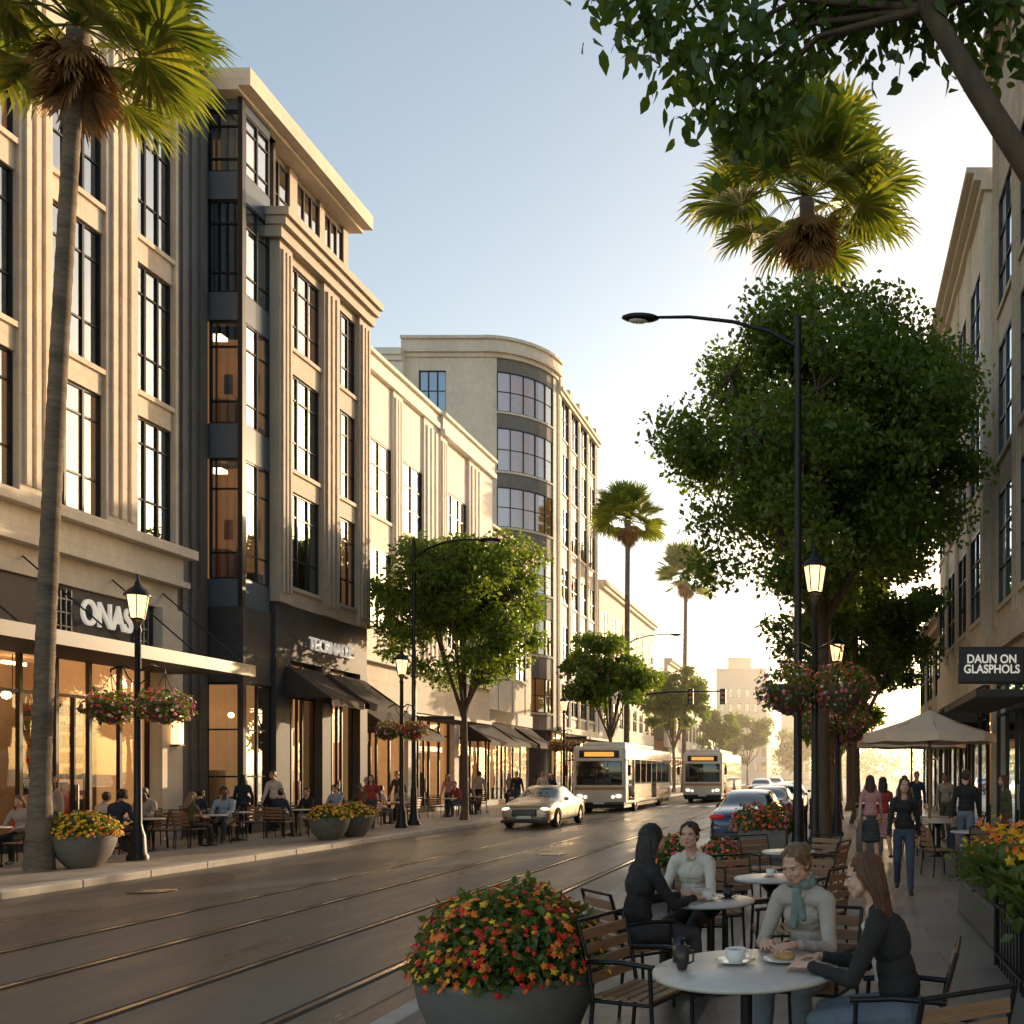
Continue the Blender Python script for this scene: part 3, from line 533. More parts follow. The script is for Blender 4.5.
cb.obj('distant_trees')
e=empty('overhanging_tree',(3.3,6.6,0)); tb=MB(); cb=MB(); o=np.array([3.3,6.6,0])
def lw(p): return Vector(p)-Vector(o)
tb.tube([(0,0,-.05),(0,0,.5),(-.1,0,3),(-.4,.05,4.9)],[.3,.22,.19,.15],'bark',12)
tb.tube([(-.4,.05,4.8),lw((2.2,6.6,5.55)),lw((1.5,6.55,6.1)),lw((1.05,6.5,6.75)),lw((.72,6.6,7.4)),lw((.4,6.8,8.6))],[.14,.11,.09,.08,.07,.05],'bark',10)
tb.tube([(-.4,.05,4.8),lw((3.1,6.4,6.4)),lw((2.6,6.2,8)),lw((2.0,6.2,9.3))],[.15,.12,.1,.06],'bark',10)
cl=[(-1.6,7,7.75),(-1.35,7.0,7.6),(-1.45,7,8.2),(-1.05,7,7.4),(-.85,7.1,7.15),(-.7,7.1,7.45),(-.75,7.0,6.9),(-.52,7.1,7.0),(-.35,7,7.25),(-.25,7.0,7.6),(.0,7.1,7.7),(.2,7,7.75),(-.5,6.8,7.9),(0,6.9,8.0),(.4,7,7.8),(.5,6.7,7.65),(.75,7.1,7.9),(.85,6.9,7.6),(1.05,6.7,7.6),(1.3,7.0,7.6),(1.4,7.1,8.0),(-1.0,7.1,7.9),(.3,6.5,8.4),(1.2,6.4,8.3),(1.7,7,7.5),(2.2,7,7.7),(2.6,6.5,7.2)]
for i in range(26): cl.append((R.uniform(-1.6,5),R.uniform(4.8,7.2),R.uniform(8.7,10.4)))
root=lw((.72,6.6,7.4)); root2=lw((.4,6.8,8.5))
for c in cl:
    cc=lw(c); rt=min((root,root2,lw((2.6,6.2,8)),lw((1.05,6.5,6.75))),key=lambda q:(q-cc).length); mid=rt.lerp(cc,.55)+Vector((0,0,.25)); tb.tube([rt,mid,cc,cc+Vector((-.15,0,-.15))],[.03,.018,.01,.005],'bark',5,False)
    n=105; P=NR.normal(size=(n,3))*np.array([.19,.24,.11])+np.array(cc); leaves(cb,P,.13,'leaf_dark',bias=(-.1,0,-1.1),w=.27,shape=1)
tb.obj('trunk',e); cb.obj('crown',e)
# palms
def palm(name,x,y,top,H,cr,nf,tr=.22,dead=26,seed=1):
    rs=random.Random(seed); e=empty(name,(x,y,0)); tb=MB(); cb=MB(); ty,tx=top[1],top[0]
    pts=[];rr=[]
    for i in range(90):
        t=i/89; pts.append((tx*t**1.4,ty*t,-.05+(H-.1)*t)); rr.append(tr*(1.5-.5*min(1,t*9)-.2*t)*(1+.06*(i%2))+ (.0 if t<.95 else .05))
    tb.tube(pts,rr,'palm_bark',12); hub=Vector((tx,ty,H))
    def fan(d,pet,bl,m,droop,hubp,nseg=32,spread=125,wd=.052):
        d=d.normalized(); side=d.cross(Vector((0,0,1)))
        if side.length<.05: side=Vector((1,0,0))
        side.normalize(); up=side.cross(d)
        p1=hubp+d*pet; p1.z-=droop*pet*.2; mid=hubp+d*pet*.5+Vector((0,0,.05*pet)); cb.tube([hubp,mid,p1],[.03,.02,.014],m,4,False)
        tw=rs.uniform(-.6,.6); s2=(side*math.cos(tw)+up*math.sin(tw)); u2=s2.cross(d)
        V=[];F=[]
        for k in range(nseg):
            a=rad(-spread+2*spread*k/(nseg-1)+rs.uniform(-2,2)); L=bl*(.72+.28*math.cos(a*.8))*rs.uniform(.92,1.06)
            v=d*math.cos(a)+s2*math.sin(a)+u2*.15*abs(math.sin(a)); v.normalize(); w=v.cross(u2).normalized()*L*wd
            fo=u2*L*.02*(1 if k%2 else -1)
            m1=p1+v*L*.5+Vector((0,0,-droop*L*.03)); m2=p1+v*L*.8+Vector((0,0,-droop*L*.10)); tp=p1+v*L*1.0+Vector((0,0,-droop*L*.28))
            n=len(V); V+=[p1,m1-w+fo,m1+w-fo,m2-w*.6,m2+w*.6,tp]; F+=[[n,n+1,n+2],[n+1,n+3,n+4,n+2],[n+3,n+5,n+4]]
        cb.add(V,F,m)
    for i in range(nf):
        ph=(i*2.39996)%(2*math.pi); el=rad(84-104*(i/nf)**.85)+rs.uniform(-.12,.12)
        d=Vector((math.cos(ph)*math.cos(el),math.sin(ph)*math.cos(el),math.sin(el)))
        fan(d,cr*.54*rs.uniform(.7,1.12),cr*.44*rs.uniform(.85,1.1),'leaf_palm',.9-.5*max(0,math.sin(el)),hub)
    for i in range(dead):
        ph=rs.uniform(0,2*math.pi); el=rad(-45-40*rs.random()); d=Vector((math.cos(ph)*math.cos(el),math.sin(ph)*math.cos(el),math.sin(el)))
        fan(d,cr*.16,cr*.26,'palm_dead',.5,hub+Vector((0,0,-.0-rs.random()*cr*.3)),14,60)
    tb.obj('trunk',e); cb.obj('fronds',e)
palm('palm_tree',-14.5,16.5,(.72,0),15.5,2.75,44,.155,30,1)
palm('palm_tree',-.05,27,(-.65,0),19.1,3.7,50,.22,34,2)
palm('palm_tree',-13.8,61,(.1,0),19,3.1,38,.2,20,3)
palm('palm_tree',-13.0,80,(.2,0),19.3,3.5,38,.2,20,4)
# ------------------------------------------------------------ flowers, planters
def flowers(mb,P,Nn,size,cols):
    for p,n in zip(P,Nn):
        n=Vector(n).normalized(); a=n.orthogonal().normalized(); b_=n.cross(a); s=size*R.uniform(.7,1.25); p=Vector(p); ro=R.random()*6.28; V=[p+n*s*.18]
        for k in range(10):
            t=ro+2*math.pi*k/10; rr=s*(.5 if k%2==0 else .3); V.append(p+(a*math.cos(t)+b_*math.sin(t))*rr+n*(0 if k%2==0 else -s*.05))
        mb.add(V,np.array([(0,k+1,(k+1)%10+1) for k in range(10)]),R.choice(cols))
def dome(mb,c,rx,rz,nl,nf,ls,fs,cols,full=False,down=0):
    d=rdir(nl); 
    if not full: d[:,2]=np.abs(d[:,2])
    k=(.45+.58*NR.rand(nl)**.5)[:,None]; bump=(1+.1*np.sin(d[:,0:1]*7+c[0])*np.cos(d[:,1:2]*6+c[1]))
    P=d*k*bump*np.array([rx,rx,rz])+np.array(c); leaves(mb,P,ls,'leaf_plant',bias=(0,0,.3-down))
    d=rdir(nf)
    if not full: d[:,2]=np.abs(d[:,2])
    bump=(1+.1*np.sin(d[:,0:1]*7+c[0])*np.cos(d[:,1:2]*6+c[1])); P=d*bump*np.array([rx,rx,rz])*(1.0+.08*NR.rand(nf))[:,None]+np.array(c); nn=d+NR.normal(size=d.shape)*.25+np.array([0,0,.25])
    flowers(mb,P,nn,fs,cols)
WARM=['petal_red','petal_red','petal_orange','petal_orange','petal_yellow']; YEL=['petal_yellow','petal_yellow','petal_orange']; PK=['petal_pink','petal_magenta','petal_pink','petal_red','petal_white']
def bowl(x,y,r,h,cols,nl,nf,ls,fs,fh):
    e=empty('flower_planter',(x,y,0)); b=MB()
    b.lathe([(r*.45,0),(r*.52,.03),(r*.8,h*.35),(r*.95,h*.7),(r,h*.93),(r*1.0,h),(r*.93,h),(r*.9,h*.9),(0,h*.88)],(0,0,0),'planter_concrete',36); b.obj('bowl',e)
    f=MB(); dome(f,(0,0,h*.95),r*1.02,fh,nl,nf,ls,fs,cols); f.obj('flowers',e)
bowl(-2.0,5.6,.54,.58,WARM,5600,640,.06,.05,.52)
bowl(-14.1,17,.52,.62,YEL,900,300,.1,.08,.42); bowl(-13.3,23.9,.5,.6,YEL,700,170,.1,.09,.34); bowl(-13.3,25.2,.5,.6,YEL,700,170,.1,.09,.34)
def trough(x0,x1,y0,y1,h,cols,fh,n,fs=.07):
    e=empty('flower_box',((x0+x1)/2,(y0+y1)/2,0)); b=MB(); hx=(x1-x0)/2; hy=(y1-y0)/2; b.rbox(-hx,hx,-hy,hy,0,h,'planter_concrete',.03,3); b.box(-hx+.04,hx-.04,-hy+.04,hy-.04,h,h+.01,'soil'); b.obj('box',e)
    f=MB(); m=max(1,int(round(max(hx,hy)/.3)))
    for i in range(m):
        t=(i+.5)/m*2-1; c=(t*hx if hx>hy else 0,t*hy if hy>=hx else 0,h-.02); dome(f,c,min(hx,hy)*1.15,fh*R.uniform(.85,1.15),int(n*1.4),int(n*.35),.09,fs,cols)
    f.obj('flowers',e)
trough(-2.6,-1.2,12.6,13.2,.45,['petal_red','petal_pink','petal_orange'],.42,380)
trough(-1.9,-.9,18.6,19.4,.6,['petal_orange','petal_red','petal_pink'],.55,380,.09)
e=empty('planting_bed',(2.35,8.4,0)); b=MB(); b.rbox(-.7,.9,-3.2,3.2,0,.42,'planter_concrete',.03,2); b.obj('bed',e); f=MB()
for i in range(80):
    c=np.array([R.uniform(-.7,.9),R.uniform(-3.1,3.1),.42]); h=R.uniform(.3,.85)
    for k in range(18):
        a=R.uniform(0,6.28); v=Vector((math.cos(a)*.5,math.sin(a)*.5,1)); L=h*R.uniform(.7,1.2); w=Vector((-math.sin(a),math.cos(a),0))*L*.11; p=Vector(c); m1=p+v*L*.55; tp=p+Vector((v.x*1.5,v.y*1.5,.75))*L
        f.add([p,m1-w,tp,m1+w],np.array([(0,1,2,3)]),'leaf_plant')
    P=NR.normal(size=(60,3))*np.array([.15,.15,.13])+c+np.array([0,0,h*.5]); leaves(f,P,.12,'leaf_plant',bias=(0,0,.4))
    if i%3!=0:
        P=NR.normal(size=(14,3))*np.array([.12,.12,.05])+c+np.array([0,0,h*.98]); flowers(f,P,rdir(14,(0,0,1.5)),.085,YEL)
f.obj('plants',e)
b=MB()
for z in (.1,.55): b.box(-.015,.015,-2.2,1.4,z,z+.03,'iron_black')
for i in range(28): y=-2.2+i*.133; b.tube([(0,y,0),(0,y,.57)],.008,'iron_black',6)
for i in range(4): y=-2.2+i*1.2; b.tube([(0,y,0),(0,y,.64)],.02,'iron_black',8); b.sph((0,y,.66),.03,'iron_black',8)
b.obj('garden_fence',None,(1.55,7.0,0))
f=MB(); n=420; P=np.stack([np.where(NR.rand(n)<.5,NR.uniform(-3,3,n),NR.uniform(-17,-12.8,n)),NR.uniform(3,40,n),np.full(n,.012)],1); t=rdir(n); t[:,2]*=.12; L=.06*(.6+NR.rand(n))[:,None]; q=np.stack([-t[:,1],t[:,0],t[:,2]*0],1); V=np.stack([P,P+t*.5*L+q*.3*L,P+t*L,P+t*.5*L-q*.3*L],1).reshape(-1,3); f.add(V,np.arange(n*4).reshape(n,4),'palm_dead'); f.obj('fallen_leaves')
# ------------------------------------------------------------ lamps
def basket(b,f,c,r,cols):
    b.lathe([(.02,-r*.9),(r*.45,-r*.7),(r*.62,-r*.3),(r*.66,0),(.0,.0)],c,'bark',14)
    for k in range(3): a=k*2.09; b.tube([(c[0]+math.cos(a)*r*.6,c[1]+math.sin(a)*r*.6,c[2]),(c[0],c[1],c[2]+r*1.25)],.008,'iron_black',4,False)
    dome(f,(c[0],c[1],c[2]-.05),r,r*.72,650,200,.1,.075,cols,True,.7)
def lantern_lamp(x,y,H=4.9,sp=.55,br=.48,two=True,rz=0):
    e=empty('street_lamp',(x,y,0),rz); b=MB(); f=MB()
    b.lathe([(.2,0),(.2,.08),(.16,.14),(.14,.5),(.1,.62),(.085,.7),(.075,.75),(.055,H-.25),(.075,H-.2),(.05,H-.12),(.1,H),(.13,H+.03),(.05,H+.06)],(0,0,0),'iron_black',14)
    b.lathe([(.13,H+.06),(.2,H+.5)],(0,0,0),'lantern_glow',6,False); b.lathe([(.0,H+.07),(.13,H+.07)],(0,0,0),'lantern_glow',6,False)
    for k in range(6): a=k*math.pi/3; b.tube([(.135*math.cos(a),.135*math.sin(a),H+.05),(.205*math.cos(a),.205*math.sin(a),H+.51)],.012,'iron_black',4)
    b.lathe([(.24,H+.49),(.24,H+.53),(.17,H+.62),(.07,H+.7),(.05,H+.78),(.03,H+.82),(.02,H+.92),(0,H+.97)],(0,0,0),'iron_black',12)
    z=H-1.05
    for s in ((-1,1) if two else (-1,)):
        b.tube([(0,0,z+.0),(s*sp*.5,0,z+.14),(s*sp,0,z+.05),(s*sp,0,z-.02)],.022,'iron_black',6); b.tube([(0,0,z-.3),(s*sp*.35,0,z-.12),(s*sp*.55,0,z+.1)],.014,'iron_black',5)
        basket(b,f,(s*sp,0,z-.65),br,PK)
    b.obj('post',e); f.obj('hanging_flowers',e)
    L=bpy.data.lights.new('lantern_bulb','POINT'); L.energy=60; L.color=(1,.58,.26); L.shadow_soft_size=.15; o=bpy.data.objects.new('bulb',L); S.collection.objects.link(o); o.parent=e; o.location=(0,0,H-.25)
lantern_lamp(-14.15,18.4); lantern_lamp(-13.8,29,sp=.4,br=.42); lantern_lamp(-.28,16.7,5.1,.5,.62); lantern_lamp(.2,25.5,4.9,.45,.6); lantern_lamp(.35,34,4.9,.4,.5); lantern_lamp(-13.6,46,4.9,.4,.4)
def cobra(x,y,H,arm,dirx=-1,r=.09):
    b=MB(); b.lathe([(.22,0),(.22,.12),(.15,.2),(r*1.35,.5),(r*1.3,1.2),(r,1.3),(r*.75,H),(r*.8,H+.02),(r*.8,H+.1),(0,H+.14)],(0,0,0),'iron_black',14)
    P=[(0,0,H-.55),(dirx*arm*.2,0,H-.22),(dirx*arm*.45,0,H-.02),(dirx*arm*.75,0,H+.08),(dirx*arm,0,H+.07)]; b.tube(P,[.05,.045,.04,.035,.03],'iron_black',8)
    b.sph((dirx*(arm+.28),0,H+.06),(.4,.16,.085),'iron_black',14); b.sph((dirx*(arm+.32),0,H+.0),(.22,.11,.05),'porcelain',10)
    b.obj('street_light',None,(x,y,0))
cobra(-.67,18.75,11.2,3.0); cobra(-14.1,30.5,9.6,2.3,1,.08); cobra(-13.9,62,11.2,3,1,.09)
b=MB(); b.tube([(0,0,0),(0,0,7.6)],[.14,.1],'iron_black',10); b.tube([(0,0,7.2),(3,0,7.5),(7,0,7.55)],[.08,.07,.05],'iron_black',8)
for x in (4.5,6.8):
    b.rbox(x-.2,x+.2,-.25,.0,6.6,7.7,'iron_black',.03)
    for k,c in enumerate(('goods_0','goods_5','goods_4')): b.sph((x,-.26,7.4-.33*k),(.12,.04,.12),c,10)
b.obj('traffic_signal',None,(-14.4,64,0))
# ------------------------------------------------------------ furniture
def chair_mesh(arms=True):
    b=MB(); f='iron_black'; w=.24
    for s in (-1,1):
        b.tube([(s*w,-.24,0),(s*w,-.2,.44),(s*w,-.24,.66),(s*w,-.31,.9)],.013,f,6); b.tube([(s*w,.22,0),(s*w,.2,.44),(s*w,.19,.655 if arms else .44)],.013,f,6); b.tube([(s*w,-.2,.43),(s*w,.21,.43)],.012,f,6)
        if arms: b.tube([(s*w,-.26,.66),(s*w*1.05,0,.675),(s*w,.22,.655)],.016,f,6)
    b.tube([(-w,.2,.43),(w,.2,.43)],.011,f,6); b.tube([(-w,-.2,.43),(w,-.2,.43)],.011,f,6); b.tube([(-w,-.31,.9),(w,-.31,.9)],.012,f,6)
    for i in range(5): y=-.17+i*.085; b.rbox(-.235,.235,y-.034,y+.034,.443,.462,'wood_slat',.004,1)
    for i in range(4):
        z=.55+i*.088; y=-.225-(z-.5)*.2; b.rbox(-.232,.232,y-.006,y+.012,z-.033,z+.033,'wood_slat',.004,1)
    return b.mesh('chair')
def table_mesh(r=.36):
    b=MB(); b.lathe([(0,.75),(r-.01,.75),(r,.742),(r,.728),(r-.01,.72),(0,.72)],(0,0,0),'table_top',48); b.tube([(0,0,.02),(0,0,.72)],.032,'iron_black',10); b.lathe([(r*.6,0),(r*.6,.015),(.05,.045),(.03,.1)],(0,0,0),'iron_black',24); b.lathe([(.03,.6),(r*.4,.718)],(0,0,0),'iron_black',12); return b.mesh('cafe_table')
CH=chair_mesh(); CH2=chair_mesh(False); TB=table_mesh(); TB5=table_mesh(.5)
def chair(x,y,face,m=None,z=0):
    put(m or CH,'cafe_chair',(x,y,z),rad(face))
def table(x,y,m=None): put(m or TB,'cafe_table',(x,y,0))
# ------------------------------------------------------------ people
def V3(*a): return Vector(a)
def ik(a,b,l1,l2,pole):
    d=b-a; L=min(d.length,(l1+l2)*.998); dn=d.normalized(); x=(l1*l1-l2*l2+L*L)/(2*L); h=math.sqrt(max(0,l1*l1-x*x)); p=pole-dn*pole.dot(dn); p.normalize(); return a+dn*x+p*h,a+dn*L
def capmesh(mb,p0,p1,r0,r1,m,n=12):
    d=(p1-p0); L=d.length; d=d.normalized() if L>1e-6 else V3(0,0,1); pts=[];rs=[]
    for t in (.0,.3,.65,.9,1): a=(1-t)*math.pi/2; pts.append(p0-d*r0*math.sin(a)); rs.append(max(r0*math.cos(a),.0006))
    for t in (1,.9,.65,.3,.0): a=(1-t)*math.pi/2; pts.append(p1+d*r1*math.sin(a)); rs.append(max(r1*math.cos(a),.0006))
    mb.tube(pts,rs,m,n)
def meshprims(prims,vox,smooth,mats,disp=None,name='body'):
    b=MB()
    for p in prims:
        if p[0]=='c': capmesh(b,p[1],p[2],p[3],p[4],mats[0])
        else: b.sph(p[1],p[2],mats[0],16,p[3])
    me=b.mesh('tmp'); o=put(me,'tmp'); r=o.modifiers.new('r','REMESH'); r.mode='VOXEL'; r.voxel_size=vox; r.use_smooth_shade=True
    s=o.modifiers.new('s','SMOOTH'); s.factor=.5; s.iterations=smooth
    dg=bpy.context.evaluated_depsgraph_get(); m2=bpy.data.meshes.new_from_object(o.evaluated_get(dg)); bpy.data.objects.remove(o); bpy.data.meshes.remove(me); m2.name=name
    n=len(m2.polygons); C=np.zeros(n*3,np.float32); m2.polygons.foreach_get('center',C); C=C.reshape(-1,3)
    D=np.full(n,1e9); lab=np.zeros(n,int); labs=sorted(set(p[-1] for p in prims))
    for p in prims:
        if p[0]=='c':
            a=np.array(p[1]);v=np.array(p[2])-a; t=np.clip((C-a)@v/max(v@v,1e-9),0,1); d=np.linalg.norm(C-a-t[:,None]*v,axis=1)-(p[3]+(p[4]-p[3])*t)
        else:
            q=C-np.array(p[1]); Rm=np.array(p[3]) if p[3] else np.eye(3); q=q@Rm; k=np.linalg.norm(q/np.array(p[2]),axis=1)+1e-9; d=np.linalg.norm(q,axis=1)*(1-1/k)
        w=d<D; D[w]=d[w]; lab[w]=labs.index(p[-1])
    m2.materials.clear()
    for l in labs: m2.materials.append(M[l])
    m2.polygons.foreach_set('material_index',lab.astype(np.int32)); m2.polygons.foreach_set('use_smooth',np.ones(n,bool))
    if disp:
        nv=len(m2.vertices); isc=np.zeros(nv,bool)
        lv=np.zeros(len(m2.loops),np.int32); m2.loops.foreach_get('vertex_index',lv); lt=np.zeros(n,np.int32); m2.polygons.foreach_get('loop_total',lt); ll=np.repeat(lab,lt)
        cl=[i for i,l in enumerate(labs) if l.startswith('cloth') or l.startswith('hair')]; isc[lv[np.isin(ll,cl)]]=True
        amp,fx,fz=disp; co=np.zeros(nv*3,np.float32); m2.vertices.foreach_get('co',co); co=co.reshape(-1,3); nm=np.zeros(nv*3,np.float32); m2.vertices.foreach_get('normal',nm); nm=nm.reshape(-1,3)
        nz=np.zeros(nv,np.float32); nf=noise.noise
        for i in np.nonzero(isc)[0]:
            c=co[i]; x,y,z=float(c[0]),float(c[1]),float(c[2]); w_=nf((x*4,y*4,z*4))*.12; nz[i]=(.7-2*abs(nf((x*fx+w_*fx,y*fx,(z+w_)*fz))))+.3*nf((x*fx*2.3+5,y*fx*2.3,z*fz*2.3))
        co+=nm*(amp*nz)[:,None]; m2.vertices.foreach_set('co',co.ravel())
    m2.update(); return m2
def person(name,x,y,face,kind='sit',top='cloth_grey',bot='cloth_jeans',hair='brown',style='long',skin='skin_a',vox=.012,lean=.06,hyaw=0,hpitch=0,hl=None,hr=None,fl=None,fr=None,sleeve=True,skirt=False,female=True,h=1.68,detail=False,scarf=None,z=0,bag=False,swing=.16,seed=0,shirt=None):
    s=h/1.7; k=.92 if female else 1.03
    if kind=='sit':
        pel=V3(0,-.05,.57); chest=pel+V3(0,lean*.6,.33); nb=pel+V3(0,lean,.50)
        fl=fl or V3(-.11,.36,.09); fr=fr or V3(.12,.42,.09); hl=hl or V3(-.16,.36,.70); hr=hr or V3(.14,.34,.70)
    else:
        pel=V3(0,0,.93); chest=pel+V3(0,lean*.5,.36); nb=pel+V3(0,lean*.6,.53)
        g=swing if kind=='walk' else .02
        fl=fl or V3(-.09,g*1.3,.09); fr=fr or V3(.09,-g*1.6,.09+(.05 if kind=='walk' else 0)); hl=hl or V3(-.24,-g*.9+.03,.84); hr=hr or V3(.24,g*.9+.05,.86)
    P=[]; I3=Matrix.Identity(3)
    tl=(nb-pel).normalized(); Rt=Matrix((V3(1,0,0),tl.cross(V3(1,0,0)),tl)).transposed(); fw=Rt@V3(0,1,0)
    P.append(('e',pel+V3(0,0,-.01),(.158*k if not female else .155,.10,.105),Rt,bot)); P.append(('e',pel+tl*.10,(.148*k if not female else .145,.108,.11),Rt,top)); P.append(('e',pel.lerp(chest,.5),(.130*k,.098,.17),Rt,top))
    P.append(('e',chest,(.156*k,.108,.15),Rt,top)); sh=.158*k; P.append(('c',nb+V3(-sh,0,-.075),nb+V3(sh,0,-.075),.055,.055,top)); P.append(('c',nb+V3(-.11,0,-.045),nb+V3(.11,0,-.045),.045,.045,top)); P.append(('c',nb+V3(-.05,-.01,-.01),nb+V3(.05,-.01,-.01),.042,.042,top))
    if female: P.append(('e',chest+fw*.062+tl*.01,(.122,.056,.07),Rt,top))
    P.append(('e',nb+fw*.045-tl*.02,(.045,.035,.05),Rt,skin))
    if shirt:
        P.append(('c',chest+fw*.098+tl*.09,pel+fw*.082+tl*.14,.026,.036,shirt))
        for q in (-1,1): P.append(('c',nb+V3(q*.055,0,-.005)+fw*.03,chest+V3(q*.04,0,0)+fw*.112,.016,.012,top))
    elif detail:
        for q in (-1,1): P.append(('c',nb+V3(q*.05,-.01,.012),nb+V3(q*.03,0,-.03)+fw*.07,.015,.012,top))
    hc=nb+V3(0,.035+lean*.3,.160); Rh=Matrix.Rotation(rad(hyaw),3,'Z')@Matrix.Rotation(rad(hpitch),3,'X')
    hc+=Rh@V3(0,.02,0)-V3(0,.01,0)+V3(0,0,-.0006*abs(hpitch))
    P.append(('c',nb+V3(0,0,.0),hc+Rh@V3(0,-.02,-.06),.052,.05,skin))
    H=lambda *a: hc+Rh@V3(*a)
    P+=[('e',H(0,-.012,.03),(.072,.09,.085),Rh,skin),('e',H(0,.022,-.026),(.060,.066,.078),Rh,skin),('e',H(0,.05,-.082),(.028,.026,.021),Rh,skin),('c',H(0,.082,.002),H(0,.0985,-.026),.0065,.0095,skin),('e',H(0,.092,-.029),(.0145,.009,.007),Rh,skin),
        ('e',H(0,.071,.022),(.05,.016,.012),Rh,skin),('e',H(-.034,.056,-.026),(.025,.024,.026),Rh,skin),('e',H(.034,.056,-.026),(.025,.024,.026),Rh,skin),('e',H(0,.0815,-.052),(.0195,.009,.005),Rh,'lips'),('e',H(0,.080,-.060),(.017,.009,.0055),Rh,'lips'),('e',H(0,.07,-.052),(.032,.018,.024),Rh,skin),
        ('e',H(-.073,-.008,-.008),(.009,.018,.028),Rh,skin),('e',H(.073,-.008,-.008),(.009,.018,.028),Rh,skin)]
    for q in (-1,1): P.append(('c',H(q*.045,.028,-.05),H(q*.018,.055,-.08),.026,.022,skin))
    if scarf: 
        for a in range(8): t=a*math.pi/4; P.append(('c',nb+V3(math.cos(t)*.062,.015+math.sin(t)*.062,.03+.02*math.sin(t*2)),nb+V3(math.cos(t+.8)*.066,.015+math.sin(t+.8)*.066,.02),.024,.026,scarf))
        P.append(('c',nb+fw*.085,chest+V3(.03,0,-.03)+fw*.118,.028,.022,scarf)); P.append(('c',nb+fw*.085,chest+V3(-.03,0,.02)+fw*.116,.026,.02,scarf))
    slm=top if sleeve else skin; hands=[]
    for q,ht in ((-1,hl),(1,hr)):
        a=nb+V3(q*sh*1.08,-.005,-.085); el,w=ik(a,ht,.285,.255,V3(q*.55,-.55,-.8)); x0=.008 if sleeve else 0
        if sleeve: P.append(('c',a,el,.048*k+x0,.036*k+x0*.8,top))
        else: P.extend([('c',a,a.lerp(el,.45),.053*k,.048,top),('c',a,el,.042*k,.034*k,skin)])
        P.append(('c',el,el.lerp(w,.93),.037*k+x0*.8,.025*k+x0*.7,slm)); d=(w-el).normalized(); P.append(('c',w-d*.03,w+d*.02,.021,.021,skin))
        if kind=='sit': d=(d+V3(-q*.15,.2,-.15 if w.z>.72 else -.3)).normalized(); n=V3(-q*.25,0,-1)
        else: d=(d*.6+V3(0,.05,-1)).normalized(); n=V3(-q,0,0)
        n=(n-d*n.dot(d)).normalized(); sd=d.cross(n)*q; Rk=Matrix((sd,d,n)).transposed()
        P.append(('e',w+d*.048,(.038,.048,.015),Rk,skin)); curl=.32
        for i in range(4):
            b0=w+d*.08+sd*(.03-.0205*i); L=[.068,.076,.071,.056][i]; p=b0-d*.03; dd=d; 
            hands.append(('c',p,b0,.009,.0092,skin))
            for j in range(3):
                aa=curl*(j+.4)+.05*i; dd=(d*math.cos(aa)+n*math.sin(aa)+sd*(.06-.04*i)).normalized(); p2=b0+dd*L*(.42,.33,.25)[j]; hands.append(('c',b0,p2,.009-.0006*j,.0084-.0006*j,skin)); b0=p2
        t0=w+d*.022+sd*.022; t1=t0+(d*.6+sd*.75+n*.25).normalized()*.042; t2=t1+(d*.85+sd*.3+n*.4).normalized()*.034; hands+= [('c',t0,t1,.0125,.0105,skin),('c',t1,t2,.0105,.009,skin)]
    for q,ft in ((-1,fl),(1,fr)):
        a=pel+V3(q*.085,.0,-.025); kn,an=ik(a,ft,.43,.41,V3(q*.08,1,.25)); lm=skin if skirt else bot; x0=0 if skirt else .012
        P.append(('c',a,kn,.083,.055+x0*.5,bot if (not skirt or kind=='sit') else skin)); P.append(('c',kn,kn.lerp(an,.35),.052+x0*.5,.05+x0*.6,lm)); P.append(('c',kn.lerp(an,.35),an,.05+x0*.6,.034+x0,lm))
        P.append(('c',an+V3(0,-.02,-.035),an+V3(0,.06,-.05),.038,.036,'shoe')); P.append(('c',an+V3(0,.06,-.05),an+V3(q*.015,.15,-.058),.036,.028,'shoe'))
    if skirt and kind!='sit':
        for t in np.linspace(0,1,7): P.append(('e',pel+V3(0,0,-.06-.36*t),(.165+.03*t,.125+.035*t,.06),I3,bot))
    if bag: P.append(('e',hl+V3(-.05,0,-.05),(.05,.14,.12),I3,'cloth_beige')); P.append(('c',hl+V3(-.04,0,.05),nb+V3(-sh,0,0),.012,.012,'cloth_beige'))
    if detail: P+=hands
    e=empty(name,(x,y,z),rad(face)); e.scale=(s,s,s)
    me=meshprims(P,vox,2 if detail else 1,[skin],(.0065,12,9)); put(me,'body',parent=e)
    if not detail:
        b=MB()
        for p in hands: capmesh(b,p[1],p[2],p[3],p[4],skin,6)
        b.obj('fingers',e)
    b=MB(); hm='hair_'+hair
    for q in (-1,1):
        b.sph(H(q*.029,.0715,.004),(.0135,.0105,.0075),'eye_white',12,Rh); b.sph(H(q*.029,.0795,.004),(.0060,.004,.0060),'eye_iris',10,Rh); b.tube([H(q*.014,.083,.020),H(q*.03,.0855,.0245),H(q*.047,.074,.019)],.0026,hm,5); b.tube([H(q*.016,.0805,.010),H(q*.03,.084,.0125),H(q*.044,.075,.0095)],.0017,'hair_black',5)
    b.obj('eyes',e)
    rs=random.Random(int(abs(x*1000+y*77))+1)
    Q=[('e',H(0,-.024,.042),(.081,.094,.084),Rh,hm),('e',H(0,-.048,-.008),(.077,.062,.077),Rh,hm)]
    hb=MB()
    def lock(pts,r,n=5): hb.tube([H(*p) for p in pts],r,hm,n,True)
